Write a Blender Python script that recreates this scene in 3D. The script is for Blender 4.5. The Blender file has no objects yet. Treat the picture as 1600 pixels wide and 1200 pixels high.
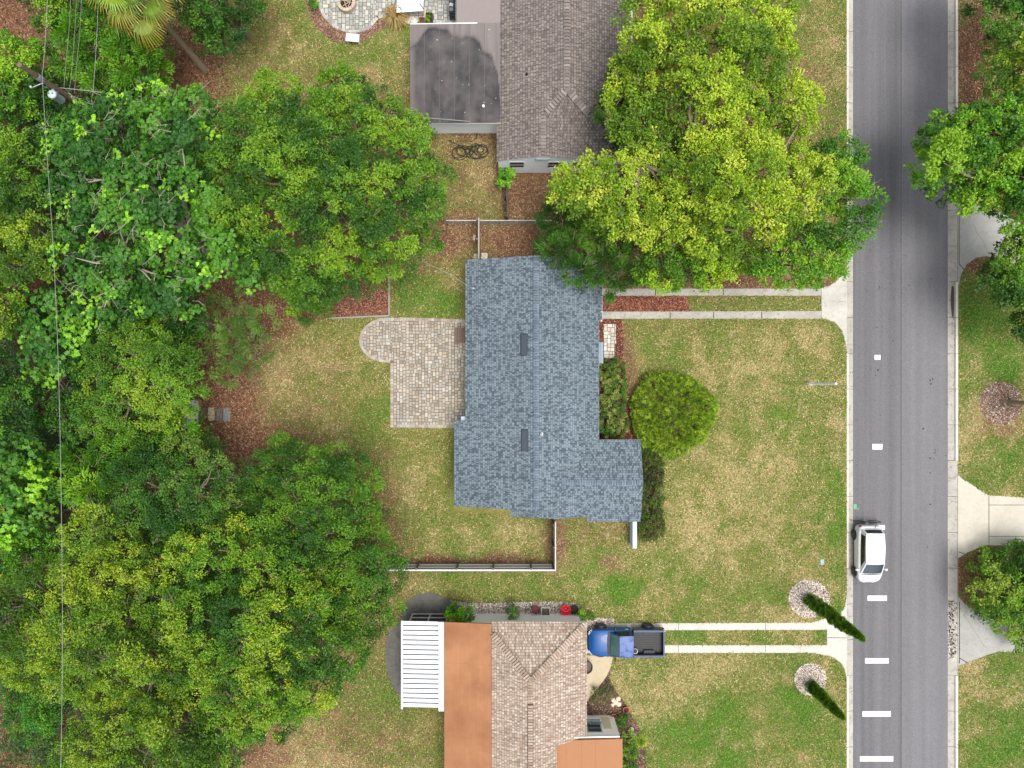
import bpy, bmesh, math, random
import numpy as np
from mathutils import Vector, Matrix

# ------------------------------------------------------------ camera, sky, sun, exposure
scene = bpy.context.scene
H = 46.0                      # drone height above the lawn, metres
S = 24.0                      # photograph pixels per metre on the lawn
cam_d = bpy.data.cameras.new("camera")
cam = bpy.data.objects.new("camera", cam_d)
scene.collection.objects.link(cam)
cam.location = (0, 0, H)
cam.rotation_euler = (0, 0, 0)
cam_d.sensor_width = 36.0
cam_d.sensor_fit = 'HORIZONTAL'
cam_d.lens = 18.0 / ((800.0 / S) / H)
cam_d.clip_end = 3000
scene.camera = cam

SUN_EL, SUN_ROT = math.radians(77), math.radians(125)
world = bpy.data.worlds.new("World")
scene.world = world
world.use_nodes = True
wn = world.node_tree.nodes
wl = world.node_tree.links
wn.clear()
sky = wn.new("ShaderNodeTexSky")
sky.sky_type = 'NISHITA'
sky.sun_disc = False
sky.sun_elevation = SUN_EL
sky.sun_rotation = SUN_ROT
sky.dust_density = 4.0
hs = wn.new("ShaderNodeHueSaturation")
hs.inputs["Saturation"].default_value = 0.30      # bright overcast: the blue is mostly veiled
bg = wn.new("ShaderNodeBackground")
bg.inputs["Strength"].default_value = 0.15
wo = wn.new("ShaderNodeOutputWorld")
wl.new(sky.outputs[0], hs.inputs["Color"])
wl.new(hs.outputs[0], bg.inputs["Color"])
wl.new(bg.outputs[0], wo.inputs["Surface"])
sun_d = bpy.data.lights.new("sun", 'SUN')
sun_d.energy = 1.5
sun_d.angle = math.radians(25)
sun_d.color = (1.0, 0.965, 0.91)
sun = bpy.data.objects.new("sun", sun_d)
scene.collection.objects.link(sun)
# the sun stands to the south-east
sd = Vector((math.sin(SUN_ROT) * math.cos(SUN_EL), math.cos(SUN_ROT) * math.cos(SUN_EL), math.sin(SUN_EL)))
sun.rotation_euler = (-sd).to_track_quat('-Z', 'Y').to_euler()
sun.location = sd * 80
scene.view_settings.view_transform = 'Standard'
scene.view_settings.look = 'None'
scene.view_settings.exposure = 0.74
scene.view_settings.gamma = 1.0
scene.cycles.max_bounces = 6
scene.cycles.transparent_max_bounces = 4

# ------------------------------------------------------------ helpers
COL = scene.collection


def W(px, py, z=0.0):
    k = (H - z) / H / S
    return ((px - 800.0) * k, (600.0 - py) * k, z)


def W2(px, py, z=0.0):
    return W(px, py, z)[:2]


def PX(x, y, z=0.0):
    k = (H - z) / H / S
    return 800 + x / k, 600 - y / k


def srgb(r, g, b, k=1.0):
    def f(c):
        c = c / 255.0
        return (c / 12.92 if c <= 0.04045 else ((c + 0.055) / 1.055) ** 2.4) * k
    return (f(r), f(g), f(b))


class MB:
    """collects faces; every face owns its vertices when it carries a colour or uv"""
    def __init__(s):
        s.v = []; s.f = []; s.c = []; s.uv = []; s.m = []; s.sm = []

    def face(s, pts, col=(1, 1, 1), uv=None, m=0, smooth=False):
        i = len(s.v)
        s.v += [tuple(p) for p in pts]
        s.f.append(tuple(range(i, i + len(pts))))
        s.c += [col] * len(pts)
        s.uv += (uv if uv else [(p[0], p[1]) for p in pts])
        s.m.append(m); s.sm.append(smooth)

    def grid(s, rows, col=(1, 1, 1), m=0, smooth=True, close=False, wrap=False):
        """rows: list of equal-length point lists, shared vertices"""
        i = len(s.v)
        n = len(rows[0])
        for r in rows:
            for p in r:
                s.v.append(tuple(p)); s.c.append(col); s.uv.append((p[0], p[1]))
        for a in range(len(rows) - 1):
            for b in range(n - (0 if close else 1)):
                b2 = (b + 1) % n
                s.f.append((i + a * n + b, i + a * n + b2, i + (a + 1) * n + b2, i + (a + 1) * n + b))
                s.m.append(m); s.sm.append(smooth)

    def box(s, x0, x1, y0, y1, z0, z1, col=(1, 1, 1), m=0):
        p = [(x0, y0), (x1, y0), (x1, y1), (x0, y1)]
        s.prism(p, z0, z1, col, m)

    def prism(s, poly, z0, z1, col=(1, 1, 1), m=0):
        poly = list(poly)
        ar = sum(poly[k][0] * poly[(k + 1) % len(poly)][1] - poly[(k + 1) % len(poly)][0] * poly[k][1] for k in range(len(poly)))
        if ar < 0:
            poly = poly[::-1]
        f0 = z0 if callable(z0) else (lambda x, y: z0)
        f1 = z1 if callable(z1) else (lambda x, y: z1)
        s.face([(x, y, f1(x, y)) for x, y in poly], col, m=m)
        s.face([(x, y, f0(x, y)) for x, y in poly[::-1]], col, m=m)
        for k in range(len(poly)):
            a, b = poly[k], poly[(k + 1) % len(poly)]
            s.face([(a[0], a[1], f0(*a)), (b[0], b[1], f0(*b)), (b[0], b[1], f1(*b)), (a[0], a[1], f1(*a))], col, m=m)

    def obox(s, c, size, rz=0.0, col=(1, 1, 1), m=0, bev=0.0):
        """box centred at c (bottom centre), turned by rz about z"""
        hx, hy, hz = size[0] / 2, size[1] / 2, size[2]
        ca, sa = math.cos(rz), math.sin(rz)
        def T(x, y):
            return (c[0] + x * ca - y * sa, c[1] + x * sa + y * ca)
        if bev > 0:
            q = [T(-hx, -hy), T(hx, -hy), T(hx, hy), T(-hx, hy)]
            s_in = [T(-hx + bev, -hy + bev), T(hx - bev, -hy + bev), T(hx - bev, hy - bev), T(-hx + bev, hy - bev)]
            z0, z1, z2 = c[2], c[2] + hz - bev, c[2] + hz
            for k in range(4):
                k2 = (k + 1) % 4
                s.face([(*q[k], z0), (*q[k2], z0), (*q[k2], z1), (*q[k], z1)], col, m=m)
                s.face([(*q[k], z1), (*q[k2], z1), (*s_in[k2], z2), (*s_in[k], z2)], col, m=m)
            s.face([(*p, z2) for p in s_in], col, m=m)
            return
        s.prism([T(-hx, -hy), T(hx, -hy), T(hx, hy), T(-hx, hy)], c[2], c[2] + hz, col, m)

    def tube(s, pts, rads, n=6, col=(1, 1, 1), m=0, cap=True):
        pts = [Vector(p) for p in pts]
        if not isinstance(rads, (list, tuple)):
            rads = [rads] * len(pts)
        rows = []
        prev = None
        for k, p in enumerate(pts):
            d = (pts[min(k + 1, len(pts) - 1)] - pts[max(k - 1, 0)])
            if d.length < 1e-9:
                d = Vector((0, 0, 1))
            d.normalize()
            if prev is None:
                u = d.orthogonal().normalized()
            else:
                u = (prev - d * prev.dot(d))
                u = u.normalized() if u.length > 1e-6 else d.orthogonal().normalized()
            prev = u
            w = d.cross(u)
            rows.append([p + (u * math.cos(2 * math.pi * j / n) + w * math.sin(2 * math.pi * j / n)) * rads[k] for j in range(n)])
        s.grid(rows, col, m, True, close=True)
        if cap:
            s.face(rows[-1], col, m=m)
            s.face(rows[0][::-1], col, m=m)

    def lathe(s, c, prof, n=20, col=(1, 1, 1), m=0, smooth=True, axis='z'):
        rows = []
        for r, z in prof:
            row = []
            for j in range(n):
                a = 2 * math.pi * j / n
                if axis == 'z':
                    row.append((c[0] + r * math.cos(a), c[1] + r * math.sin(a), c[2] + z))
                elif axis == 'y':
                    row.append((c[0] + r * math.cos(a), c[1] + z, c[2] + r * math.sin(a)))
                else:
                    row.append((c[0] + z, c[1] + r * math.cos(a), c[2] + r * math.sin(a)))
            rows.append(row)
        s.grid(rows, col, m, smooth, close=True)

    def build(s, name, mats, parent=None, loc=None):
        me = bpy.data.meshes.new(name)
        me.from_pydata(s.v, [], s.f)
        if not isinstance(mats, (list, tuple)):
            mats = [mats]
        for mt in mats:
            me.materials.append(mt)
        me.polygons.foreach_set("material_index", s.m)
        me.polygons.foreach_set("use_smooth", s.sm)
        a = me.attributes.new("col", 'FLOAT_COLOR', 'POINT')
        ca = np.ones((len(s.v), 4), dtype=np.float32)
        ca[:, :3] = np.array(s.c, dtype=np.float32).reshape(-1, 3)
        a.data.foreach_set("color", ca.ravel())
        uvl = me.uv_layers.new(name="UVMap")
        li = np.zeros(len(me.loops), dtype=np.int32)
        me.loops.foreach_get("vertex_index", li)
        uva = np.array(s.uv, dtype=np.float32)[li]
        uvl.data.foreach_set("uv", uva.ravel())
        me.update()
        o = bpy.data.objects.new(name, me)
        COL.objects.link(o)
        if parent is not None:
            o.parent = parent
            o.location = Vector((0, 0, 0)) if loc is None else loc
            if loc is None:      # the mesh is in world coordinates: undo the parent's place
                pl = parent_world(parent)
                me.transform(pl.inverted())
        return o


def parent_world(p):
    m = Matrix.Identity(4)
    while p is not None:
        m = Matrix.LocRotScale(p.location, p.rotation_euler, p.scale) @ m
        p = p.parent
    return m


def tag(o, label=None, cat=None, group=None, kind=None):
    if label: o["label"] = label
    if cat: o["category"] = cat
    if group: o["group"] = group
    if kind: o["kind"] = kind
    return o


def thing(name, label, cat, loc, rz=0.0, group=None):
    o = bpy.data.objects.new(name, None)
    COL.objects.link(o)
    o.empty_display_size = 0.3
    o.location = loc
    o.rotation_euler = (0, 0, rz)
    return tag(o, label, cat, group)


def struct(name, mb, m):
    return tag(mb.build(name, m), kind="structure")


def fast_mesh(name, V, nper, C, mat, parent=None, smooth=False):
    """V (n*nper,3) point array, every nper points one face, C (n*nper,3) colours"""
    nv = len(V)
    me = bpy.data.meshes.new(name)
    me.vertices.add(nv)
    me.vertices.foreach_set("co", np.ascontiguousarray(V, dtype=np.float32).ravel())
    nf = nv // nper
    me.loops.add(nv)
    me.loops.foreach_set("vertex_index", np.arange(nv, dtype=np.int32))
    me.polygons.add(nf)
    me.polygons.foreach_set("loop_start", np.arange(0, nv, nper, dtype=np.int32))
    a = me.attributes.new("col", 'FLOAT_COLOR', 'POINT')
    ca = np.ones((nv, 4), dtype=np.float32)
    ca[:, :3] = C
    a.data.foreach_set("color", ca.ravel())
    me.materials.append(mat)
    me.update(calc_edges=True)
    me.validate()
    o = bpy.data.objects.new(name, me)
    COL.objects.link(o)
    if parent is not None:
        me.transform(parent_world(parent).inverted())
        o.parent = parent
    return o


def inpoly(px, py, poly):
    px = np.asarray(px, dtype=float); py = np.asarray(py, dtype=float)
    r = np.zeros(px.shape, dtype=bool)
    n = len(poly)
    for i in range(n):
        x1, y1 = poly[i]; x2, y2 = poly[(i + 1) % n]
        if y1 == y2:
            continue
        c = ((y1 > py) != (y2 > py)) & (px < (x2 - x1) * (py - y1) / (y2 - y1) + x1)
        r ^= c
    return r


def edist(px, py, poly):
    d = np.full(np.shape(px), 1e9)
    n = len(poly)
    for i in range(n):
        x1, y1 = poly[i]; x2, y2 = poly[(i + 1) % n]
        dx, dy = x2 - x1, y2 - y1
        L = dx * dx + dy * dy + 1e-9
        t = np.clip(((px - x1) * dx + (py - y1) * dy) / L, 0, 1)
        d = np.minimum(d, np.hypot(px - x1 - t * dx, py - y1 - t * dy))
    return d


_lat = {}
def vnoise(x, y, sc, seed=0):
    """smooth lattice noise 0..1"""
    if seed not in _lat:
        _lat[seed] = np.random.RandomState(1000 + seed).rand(256, 256)
    L = _lat[seed]
    x = np.asarray(x, dtype=float) / sc + 91.3; y = np.asarray(y, dtype=float) / sc + 57.1
    xi = np.floor(x).astype(int); yi = np.floor(y).astype(int)
    fx = x - xi; fy = y - yi
    fx = fx * fx * (3 - 2 * fx); fy = fy * fy * (3 - 2 * fy)
    a = L[xi % 256, yi % 256]; b = L[(xi + 1) % 256, yi % 256]
    c = L[xi % 256, (yi + 1) % 256]; d = L[(xi + 1) % 256, (yi + 1) % 256]
    return (a * (1 - fx) + b * fx) * (1 - fy) + (c * (1 - fx) + d * fx) * fy


def fbm(x, y, sc, seed=0):
    return (vnoise(x, y, sc, seed) * .5 + vnoise(x, y, sc * .45, seed + 1) * .3 + vnoise(x, y, sc * .2, seed + 2) * .2)

# ------------------------------------------------------------ materials


def nmat(name):
    m = bpy.data.materials.new(name)
    m.use_nodes = True
    nt = m.node_tree
    p = nt.nodes.get("Principled BSDF")
    return m, nt, p, nt.nodes, nt.links


def noise_node(N, L, src, scale, detail=4.0, rough=0.6):
    n = N.new("ShaderNodeTexNoise")
    n.inputs["Scale"].default_value = scale
    n.inputs["Detail"].default_value = detail
    n.inputs["Roughness"].default_value = rough
    L.new(src, n.inputs["Vector"])
    return n.outputs["Fac"]


def ramp(N, L, fac, stops):
    r = N.new("ShaderNodeValToRGB")
    els = r.color_ramp.elements
    while len(els) < len(stops):
        els.new(0.5)
    for e, (p, c) in zip(els, stops):
        e.position = p
        e.color = (c, c, c, 1) if isinstance(c, (int, float)) else (*c, 1)
    L.new(fac, r.inputs[0])
    return r.outputs[0]


def mixc(N, L, fac, a, b, mode='MIX'):
    n = N.new("ShaderNodeMix")
    n.data_type = 'RGBA'
    n.blend_type = mode
    for sock, v in ((n.inputs[0], fac), (n.inputs[6], a), (n.inputs[7], b)):
        if hasattr(v, "links"):
            L.new(v, sock)
        elif isinstance(v, (int, float)):
            sock.default_value = v if sock is n.inputs[0] or sock == n.inputs[0] else (v, v, v, 1)
        else:
            sock.default_value = (*v, 1)
    return n.outputs[2]


def bump(N, L, p, h, st=0.3, dist=0.02):
    b = N.new("ShaderNodeBump")
    b.inputs["Strength"].default_value = st
    b.inputs["Distance"].default_value = dist
    L.new(h, b.inputs["Height"])
    L.new(b.outputs[0], p.inputs["Normal"])


def objc(N):
    return N.new("ShaderNodeNewGeometry").outputs["Position"]


def attr(N, name="col"):
    a = N.new("ShaderNodeAttribute")
    a.attribute_name = name
    return a.outputs["Color"]


def plain(name, col, rough=0.6, var=0.15, scale=6.0, metal=0.0, bmp=0.0, coat=0.0, spec=0.5):
    m, nt, p, N, L = nmat(name)
    o = objc(N)
    n1 = noise_node(N, L, o, scale)
    c = mixc(N, L, n1, tuple(x * (1 - var) for x in col), tuple(min(1, x * (1 + var)) for x in col))
    L.new(c, p.inputs["Base Color"])
    p.inputs["Roughness"].default_value = rough
    p.inputs["Metallic"].default_value = metal
    p.inputs["Specular IOR Level"].default_value = spec
    p.inputs["Coat Weight"].default_value = coat
    if bmp:
        bump(N, L, p, noise_node(N, L, o, scale * 6), bmp, 0.01)
    return m


def attrmat(name, rough=0.7, var=0.25, scale=20.0, bmp=0.0, spec=0.4):
    m, nt, p, N, L = nmat(name)
    o = objc(N)
    n1 = noise_node(N, L, o, scale, 3)
    k = ramp(N, L, n1, [(0.3, 1 - var), (0.7, 1 + var)])
    c = mixc(N, L, 1.0, attr(N), k, 'MULTIPLY')
    L.new(c, p.inputs["Base Color"])
    p.inputs["Roughness"].default_value = rough
    p.inputs["Specular IOR Level"].default_value = spec
    if bmp:
        bump(N, L, p, noise_node(N, L, o, scale * 2), bmp, 0.02)
    return m


def leafmat(name, trans=0.22):
    m, nt, p, N, L = nmat(name)
    a = attr(N)
    L.new(a, p.inputs["Base Color"])
    p.inputs["Roughness"].default_value = 0.5
    p.inputs["Specular IOR Level"].default_value = 0.35
    t = N.new("ShaderNodeBsdfTranslucent")
    c2 = mixc(N, L, 1.0, a, (1.1, 1.25, 0.5), 'MULTIPLY')
    L.new(c2, t.inputs["Color"])
    mx = N.new("ShaderNodeMixShader")
    mx.inputs[0].default_value = trans
    out = [n for n in N if n.type == 'OUTPUT_MATERIAL'][0]
    L.new(p.outputs[0], mx.inputs[1]); L.new(t.outputs[0], mx.inputs[2])
    L.new(mx.outputs[0], out.inputs["Surface"])
    return m


def concrete(name, base, dark, stain=0.5, fine=30.0, big=0.8):
    m, nt, p, N, L = nmat(name)
    o = objc(N)
    n1 = noise_node(N, L, o, big, 6, 0.65)
    n2 = noise_node(N, L, o, fine, 3, 0.7)
    n3 = noise_node(N, L, o, 4.0, 8, 0.75)
    c = mixc(N, L, ramp(N, L, n1, [(0.35, 0.0), (0.7, 1.0)]), base, tuple(a * .6 + b * .4 for a, b in zip(base, dark)))
    c = mixc(N, L, ramp(N, L, n3, [(0.52, 0.0), (0.68, stain)]), c, dark)
    c = mixc(N, L, 1.0, c, ramp(N, L, n2, [(0.3, 0.86), (0.7, 1.1)]), 'MULTIPLY')
    L.new(c, p.inputs["Base Color"])
    p.inputs["Roughness"].default_value = 0.9
    bump(N, L, p, n2, 0.3, 0.01)
    return m


def shingle(name, c_light, c_dark, c_line, bw=0.30, rh=0.145, frac=0.5, fleck=None, lw=0.014):
    """uv: u along the eave, v up the slope, in metres"""
    m, nt, p, N, L = nmat(name)
    uv = N.new("ShaderNodeUVMap").outputs[0]
    def brick(w, h, off, shift, sq=1.0, mort=0.0):
        mp = N.new("ShaderNodeMapping")
        mp.inputs["Location"].default_value = shift
        L.new(uv, mp.inputs[0])
        b = N.new("ShaderNodeTexBrick")
        b.offset = off
        b.squash = sq
        b.inputs["Scale"].default_value = 1.0
        b.inputs["Brick Width"].default_value = w
        b.inputs["Row Height"].default_value = h
        b.inputs["Mortar Size"].default_value = mort
        b.inputs["Mortar Smooth"].default_value = 0.2
        b.inputs["Color1"].default_value = (0, 0, 0, 1)
        b.inputs["Color2"].default_value = (1, 1, 1, 1)
        b.inputs["Mortar"].default_value = (0.5, 0.5, 0.5, 1)
        L.new(mp.outputs[0], b.inputs[0])
        return b
    b1 = brick(bw, rh, 0.37, (0.11, 0, 0))
    b2 = brick(bw * .41, rh, 0.61, (3.37, 0, 0))
    b3 = brick(bw * 1.3, rh, 0.23, (7.7, 0, 0), mort=lw)
    s = mixc(N, L, 0.5, b1.outputs[0], b2.outputs[0])
    k = ramp(N, L, s, [(frac - 0.16, 0.0), (frac + 0.14, 1.0)])
    c = mixc(N, L, k, c_dark, c_light)
    if fleck:
        b4 = brick(bw * .5, rh, 0.5, (5.1, 0, 0))
        c = mixc(N, L, ramp(N, L, b4.outputs[0], [(0.80, 0.0), (0.83, 0.9)]), c, fleck)
    c = mixc(N, L, ramp(N, L, s, [(0.0, 0.25), (1.0, 0.0)]), c, c_line)
    # shadow line at the foot of every course, painted dark into the colour
    c = mixc(N, L, mixc(N, L, 1.0, b3.outputs[1], 0.65, 'MULTIPLY'), c, c_line)
    o = objc(N)
    n = noise_node(N, L, o, 40.0, 2, 0.7)
    c = mixc(N, L, 1.0, c, ramp(N, L, n, [(0.3, 0.85), (0.7, 1.15)]), 'MULTIPLY')
    n = noise_node(N, L, o, 0.5, 4, 0.6)
    c = mixc(N, L, 1.0, c, ramp(N, L, n, [(0.3, 0.92), (0.7, 1.07)]), 'MULTIPLY')
    L.new(c, p.inputs["Base Color"])
    p.inputs["Roughness"].default_value = 0.92
    p.inputs["Specular IOR Level"].default_value = 0.2
    inv = N.new("ShaderNodeMath"); inv.operation = 'SUBTRACT'; inv.inputs[0].default_value = 1.0
    L.new(b3.outputs[1], inv.inputs[1])
    bump(N, L, p, inv.outputs[0], 0.4, 0.02)
    return m


def asphalt():
    m, nt, p, N, L = nmat("asphalt")
    o = objc(N)
    sep = N.new("ShaderNodeSeparateXYZ"); L.new(o, sep.inputs[0])
    # long streaks along the road
    mp = N.new("ShaderNodeMapping"); mp.inputs["Scale"].default_value = (2.2, 0.035, 1)
    L.new(o, mp.inputs[0])
    st = noise_node(N, L, mp.outputs[0], 1.0, 4, 0.6)
    n1 = noise_node(N, L, o, 0.35, 5, 0.6)
    n2 = noise_node(N, L, o, 22.0, 3, 0.8)
    n3 = noise_node(N, L, o, 9.0, 2, 0.5)
    base = mixc(N, L, ramp(N, L, st, [(0.3, 0.0), (0.7, 1.0)]), srgb(88, 87, 89), srgb(104, 103, 105))
    # newer right-hand pass is a little lighter than the left
    g = N.new("ShaderNodeMath"); g.operation = 'GREATER_THAN'
    L.new(sep.outputs[0], g.inputs[0]); g.inputs[1].default_value = (1410 - 800) / S
    base = mixc(N, L, mixc(N, L, 1.0, g.outputs[0], 0.35, 'MULTIPLY'), base, srgb(121, 119, 123))
    base = mixc(N, L, ramp(N, L, n1, [(0.4, 0.0), (0.75, 0.16)]), base, srgb(84, 84, 88))
    base = mixc(N, L, 1.0, base, ramp(N, L, n2, [(0.3, 0.72), (0.5, 1.0), (0.72, 1.45)]), 'MULTIPLY')
    base = mixc(N, L, ramp(N, L, n3, [(0.72, 0.0), (0.76, 0.8)]), base, srgb(60, 60, 62))
    L.new(base, p.inputs["Base Color"])
    p.inputs["Roughness"].default_value = 0.92
    bump(N, L, p, n2, 0.35, 0.01)
    return m


def stainroof():
    """grey roll roof with old ponding stains"""
    m, nt, p, N, L = nmat("grey_roll_roofing")
    o = objc(N)
    sep = N.new("ShaderNodeSeparateXYZ"); L.new(o, sep.inputs[0])
    n1 = noise_node(N, L, o, 0.9, 6, 0.6)
    mp = N.new("ShaderNodeMapping"); mp.inputs["Scale"].default_value = (5.0, 0.25, 1); L.new(o, mp.inputs[0])
    st = noise_node(N, L, mp.outputs[0], 1.0, 3, 0.6)
    c = mixc(N, L, ramp(N, L, st, [(0.35, 0.0), (0.65, 1.0)]), srgb(104, 97, 95), srgb(118, 110, 107))
    c = mixc(N, L, attr(N), c, mixc(N, L, ramp(N, L, n1, [(0.38, 0.0), (0.62, 1.0)]), srgb(44, 43, 46), srgb(76, 72, 71)))
    n2 = noise_node(N, L, o, 25, 3, 0.7)
    c = mixc(N, L, 1.0, c, ramp(N, L, n2, [(0.3, 0.9), (0.7, 1.1)]), 'MULTIPLY')
    c = mixc(N, L, ramp(N, L, noise_node(N, L, o, 5.0, 2, .4), [(0.73, 0.0), (0.75, .5)]), c, srgb(190, 190, 190))
    L.new(c, p.inputs["Base Color"])
    p.inputs["Roughness"].default_value = 0.85
    return m


LEAF = leafmat("leaf", 0.28)
BLADE = leafmat("grass_blade", 0.15)
BARK = plain("bark", srgb(118, 104, 88), 0.9, 0.35, 5.0, bmp=0.5)
PALEBARK = plain("pale_bark", srgb(150, 142, 125), 0.9, 0.3, 6.0, bmp=0.4)
SOIL = attrmat("lawn_soil", 0.95, 0.35, 9.0, 0.4, 0.1)
CHIP = attrmat("chips", 0.9, 0.2, 12.0, 0.0, 0.2)
CONC = concrete("driveway_concrete", srgb(186, 182, 174), srgb(120, 114, 106), 0.5)
CONC_OLD = concrete("weathered_concrete", srgb(172, 167, 158), srgb(104, 98, 90), 0.75)
CONC_GREY = concrete("right_driveway_concrete", srgb(158, 157, 152), srgb(118, 116, 110), 0.5)
CONC_DARK = concrete("stained_dark_concrete", srgb(98, 96, 90), srgb(48, 47, 44), 0.85, 20, 1.5)
CONC_TAN = concrete("tan_concrete", srgb(184, 168, 140), srgb(150, 138, 118), 0.5, 20, 0.7)
ASPH = asphalt()
PAINT = plain("road_paint", (0.82, 0.82, 0.80), 0.7, 0.06, 20)
JOINT = plain("joint_dark", srgb(52, 48, 44), 0.95, 0.2, 8)
PAVER = attrmat("pavers", 0.85, 0.12, 14.0, 0.3)
SH_BLUE = shingle("blue_grey_shingle", srgb(117, 129, 136), srgb(76, 87, 95), srgb(56, 66, 74), 0.15, 0.145, 0.46)
SH_BROWN = shingle("brown_grey_shingle", srgb(128, 119, 114), srgb(106, 98, 94), srgb(64, 58, 55), 0.17, 0.17, 0.45, srgb(144, 136, 130), lw=.022)
SH_TAN = shingle("tan_shingle", srgb(166, 149, 134), srgb(142, 124, 109), srgb(94, 80, 70), 0.16, 0.165, 0.42, srgb(192, 181, 168), lw=.018)
CAP_BLUE = attrmat("ridge_cap_blue", 0.9, 0.1, 20)
WHITE = plain("white_paint", (0.68, 0.68, 0.67), 0.5, 0.05, 3)
AQUA = plain("pale_aqua_wall", srgb(240, 246, 248), 0.7, 0.05, 2, bmp=0.1)
CREAM = plain("cream_wall", srgb(238, 236, 230), 0.7, 0.06, 2, bmp=0.1)
GLASS_D = plain("dark_window", srgb(50, 56, 62), 0.45, 0.2, 2, spec=0.2)
STAIN = stainroof()
ORANGE = None


def orange_roof():
    m, nt, p, N, L = nmat("terracotta_roll_roofing")
    o = objc(N)
    n1 = noise_node(N, L, o, 0.5, 5, 0.6)
    mp = N.new("ShaderNodeMapping"); mp.inputs["Scale"].default_value = (6.0, 0.3, 1); L.new(o, mp.inputs[0])
    st = noise_node(N, L, mp.outputs[0], 1.0, 3, 0.6)
    c = mixc(N, L, ramp(N, L, n1, [(0.35, 0.0), (0.7, 1.0)]), srgb(132, 87, 55), srgb(156, 109, 74))
    c = mixc(N, L, 1.0, c, ramp(N, L, st, [(0.3, 0.94), (0.7, 1.05)]), 'MULTIPLY')
    c = mixc(N, L, 1.0, c, ramp(N, L, noise_node(N, L, o, 30, 3, .7), [(0.3, 0.9), (0.7, 1.1)]), 'MULTIPLY')
    L.new(c, p.inputs["Base Color"])
    p.inputs["Roughness"].default_value = 0.85
    return m


ORANGE = orange_roof()
WHITE_METAL = plain("white_metal", (0.58, 0.59, 0.60), 0.4, 0.08, 2)
GREY_METAL = plain("grey_metal", srgb(150, 158, 165), 0.4, 0.1, 5, metal=0.3)
BLACK = plain("black_plastic", (0.015, 0.015, 0.016), 0.5, 0.2, 8)
WOOD_GREY = plain("weathered_wood", srgb(150, 143, 134), 0.9, 0.25, 12, bmp=0.3)
WOOD_DARK = plain("dark_wood", srgb(86, 74, 64), 0.9, 0.25, 12, bmp=0.3)
WOOD_BROWN = plain("brown_wood", srgb(112, 86, 72), 0.8, 0.2, 10)
TERRA = plain("terracotta", srgb(176, 96, 66), 0.8, 0.15, 10)
GALV = plain("galvanised", srgb(160, 163, 165), 0.45, 0.1, 10, metal=0.6)
ANY = attrmat("painted", 0.6, 0.08, 8)
# ------------------------------------------------------------ layout polygons (photograph pixels on the lawn plane)
MAIN_DRIVE_APRON = [(1283, 450), (1295, 447), (1306, 440), (1313, 432), (1323, 430), (1323, 548), (1321, 535), (1315, 516), (1305, 504), (1292, 499), (1283, 498)]
MAIN_STRIP_N = [(938, 451), (1283, 451), (1283, 462), (938, 462)]
MAIN_STRIP_S = [(938, 487), (1283, 486), (1283, 498), (938, 498)]
LOW_APRON = [(1292, 974), (1298, 966), (1312, 960), (1320, 948), (1323, 930), (1323, 1062), (1320, 1046), (1314, 1036), (1304, 1028), (1292, 1024), (1268, 1020), (1250, 1020), (1250, 1008), (1292, 1008)]
LOW_STRIP_N = [(905, 974), (1268, 973), (1292, 965), (1292, 984), (905, 985)]
LOW_STRIP_S = [(905, 1008), (1250, 1008), (1250, 1020), (905, 1020)]
R1 = [(1497, 318), (1538, 322), (1572, 336), (1600, 352), (1680, 352), (1680, 418), (1600, 418), (1570, 410), (1556, 403), (1540, 400), (1525, 403), (1510, 413), (1501, 430), (1499, 445), (1497, 445)]
R2 = [(1497, 742), (1508, 750), (1530, 765), (1545, 774), (1600, 777), (1680, 777), (1680, 852), (1540, 852), (1514, 862), (1497, 872)]
R3 = [(1497, 932), (1506, 942), (1520, 952), (1560, 972), (1680, 985), (1680, 1018), (1600, 1018), (1560, 1018), (1540, 1024), (1510, 1036), (1497, 1041)]
def arc(cx, cy, rx, ry, a0, a1, n=16):
    return [(cx + rx * math.cos(math.radians(a0 + (a1 - a0) * k / n)), cy + ry * math.sin(math.radians(a0 + (a1 - a0) * k / n))) for k in range(n + 1)]
PATIO = [(732, 499), (732, 669), (610, 668), (610, 567)] + arc(606, 531.5, 45, 35.5, 90, 270, 20) + [(640, 496)]
FRONT_WALK = [(944, 507), (962, 507), (961, 560), (943, 560)]
POOL_PATIO = arc(570, -18, 70, 71, 0, 180, 24) + [(500, -80), (716, -80), (716, 38), (660, 38), (632, 30)]
POOL_PATIO = [(495, -80)] + arc(552, -8, 57, 60, 180, 62, 20) + [(592, 30), (600, 28), (640, 34), (716, 38), (716, -80)]
POOL_BED = [(470, -80)] + arc(545, -8, 68, 76, 180, 55, 20) + [(598, 46), (612, 36), (600, 20), (560, 0), (540, -80)]
KIDNEY = [(627, 1093), (615, 1075), (605, 1050), (602, 1020), (604, 995), (612, 982), (628, 968), (628, 950), (640, 936), (655, 927), (672, 925), (690, 930), (705, 940), (720, 950), (735, 962), (760, 980), (760, 1093)]
GRAVEL = [(700, 938), (735, 942), (780, 942), (830, 940), (870, 940), (900, 943), (912, 952), (916, 965), (960, 966), (960, 975), (890, 990), (700, 990)]
WALK_TAN = [(890, 1022), (957, 1026), (955, 1040), (948, 1056), (938, 1070), (926, 1085), (915, 1097), (890, 1110)]
BED_E = [(915, 1096), (948, 1056), (957, 1040), (952, 1060), (962, 1080), (975, 1095), (985, 1115), (1000, 1140), (1008, 1165), (1012, 1260), (965, 1260), (905, 1230), (905, 1100)]
RAISED = [(470, 440), (608, 430), (608, 492), (560, 492), (515, 497), (470, 500)]
MULCH_DRIVE = [(938, 463), (1076, 463), (1072, 475), (1080, 486), (938, 486)]
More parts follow.
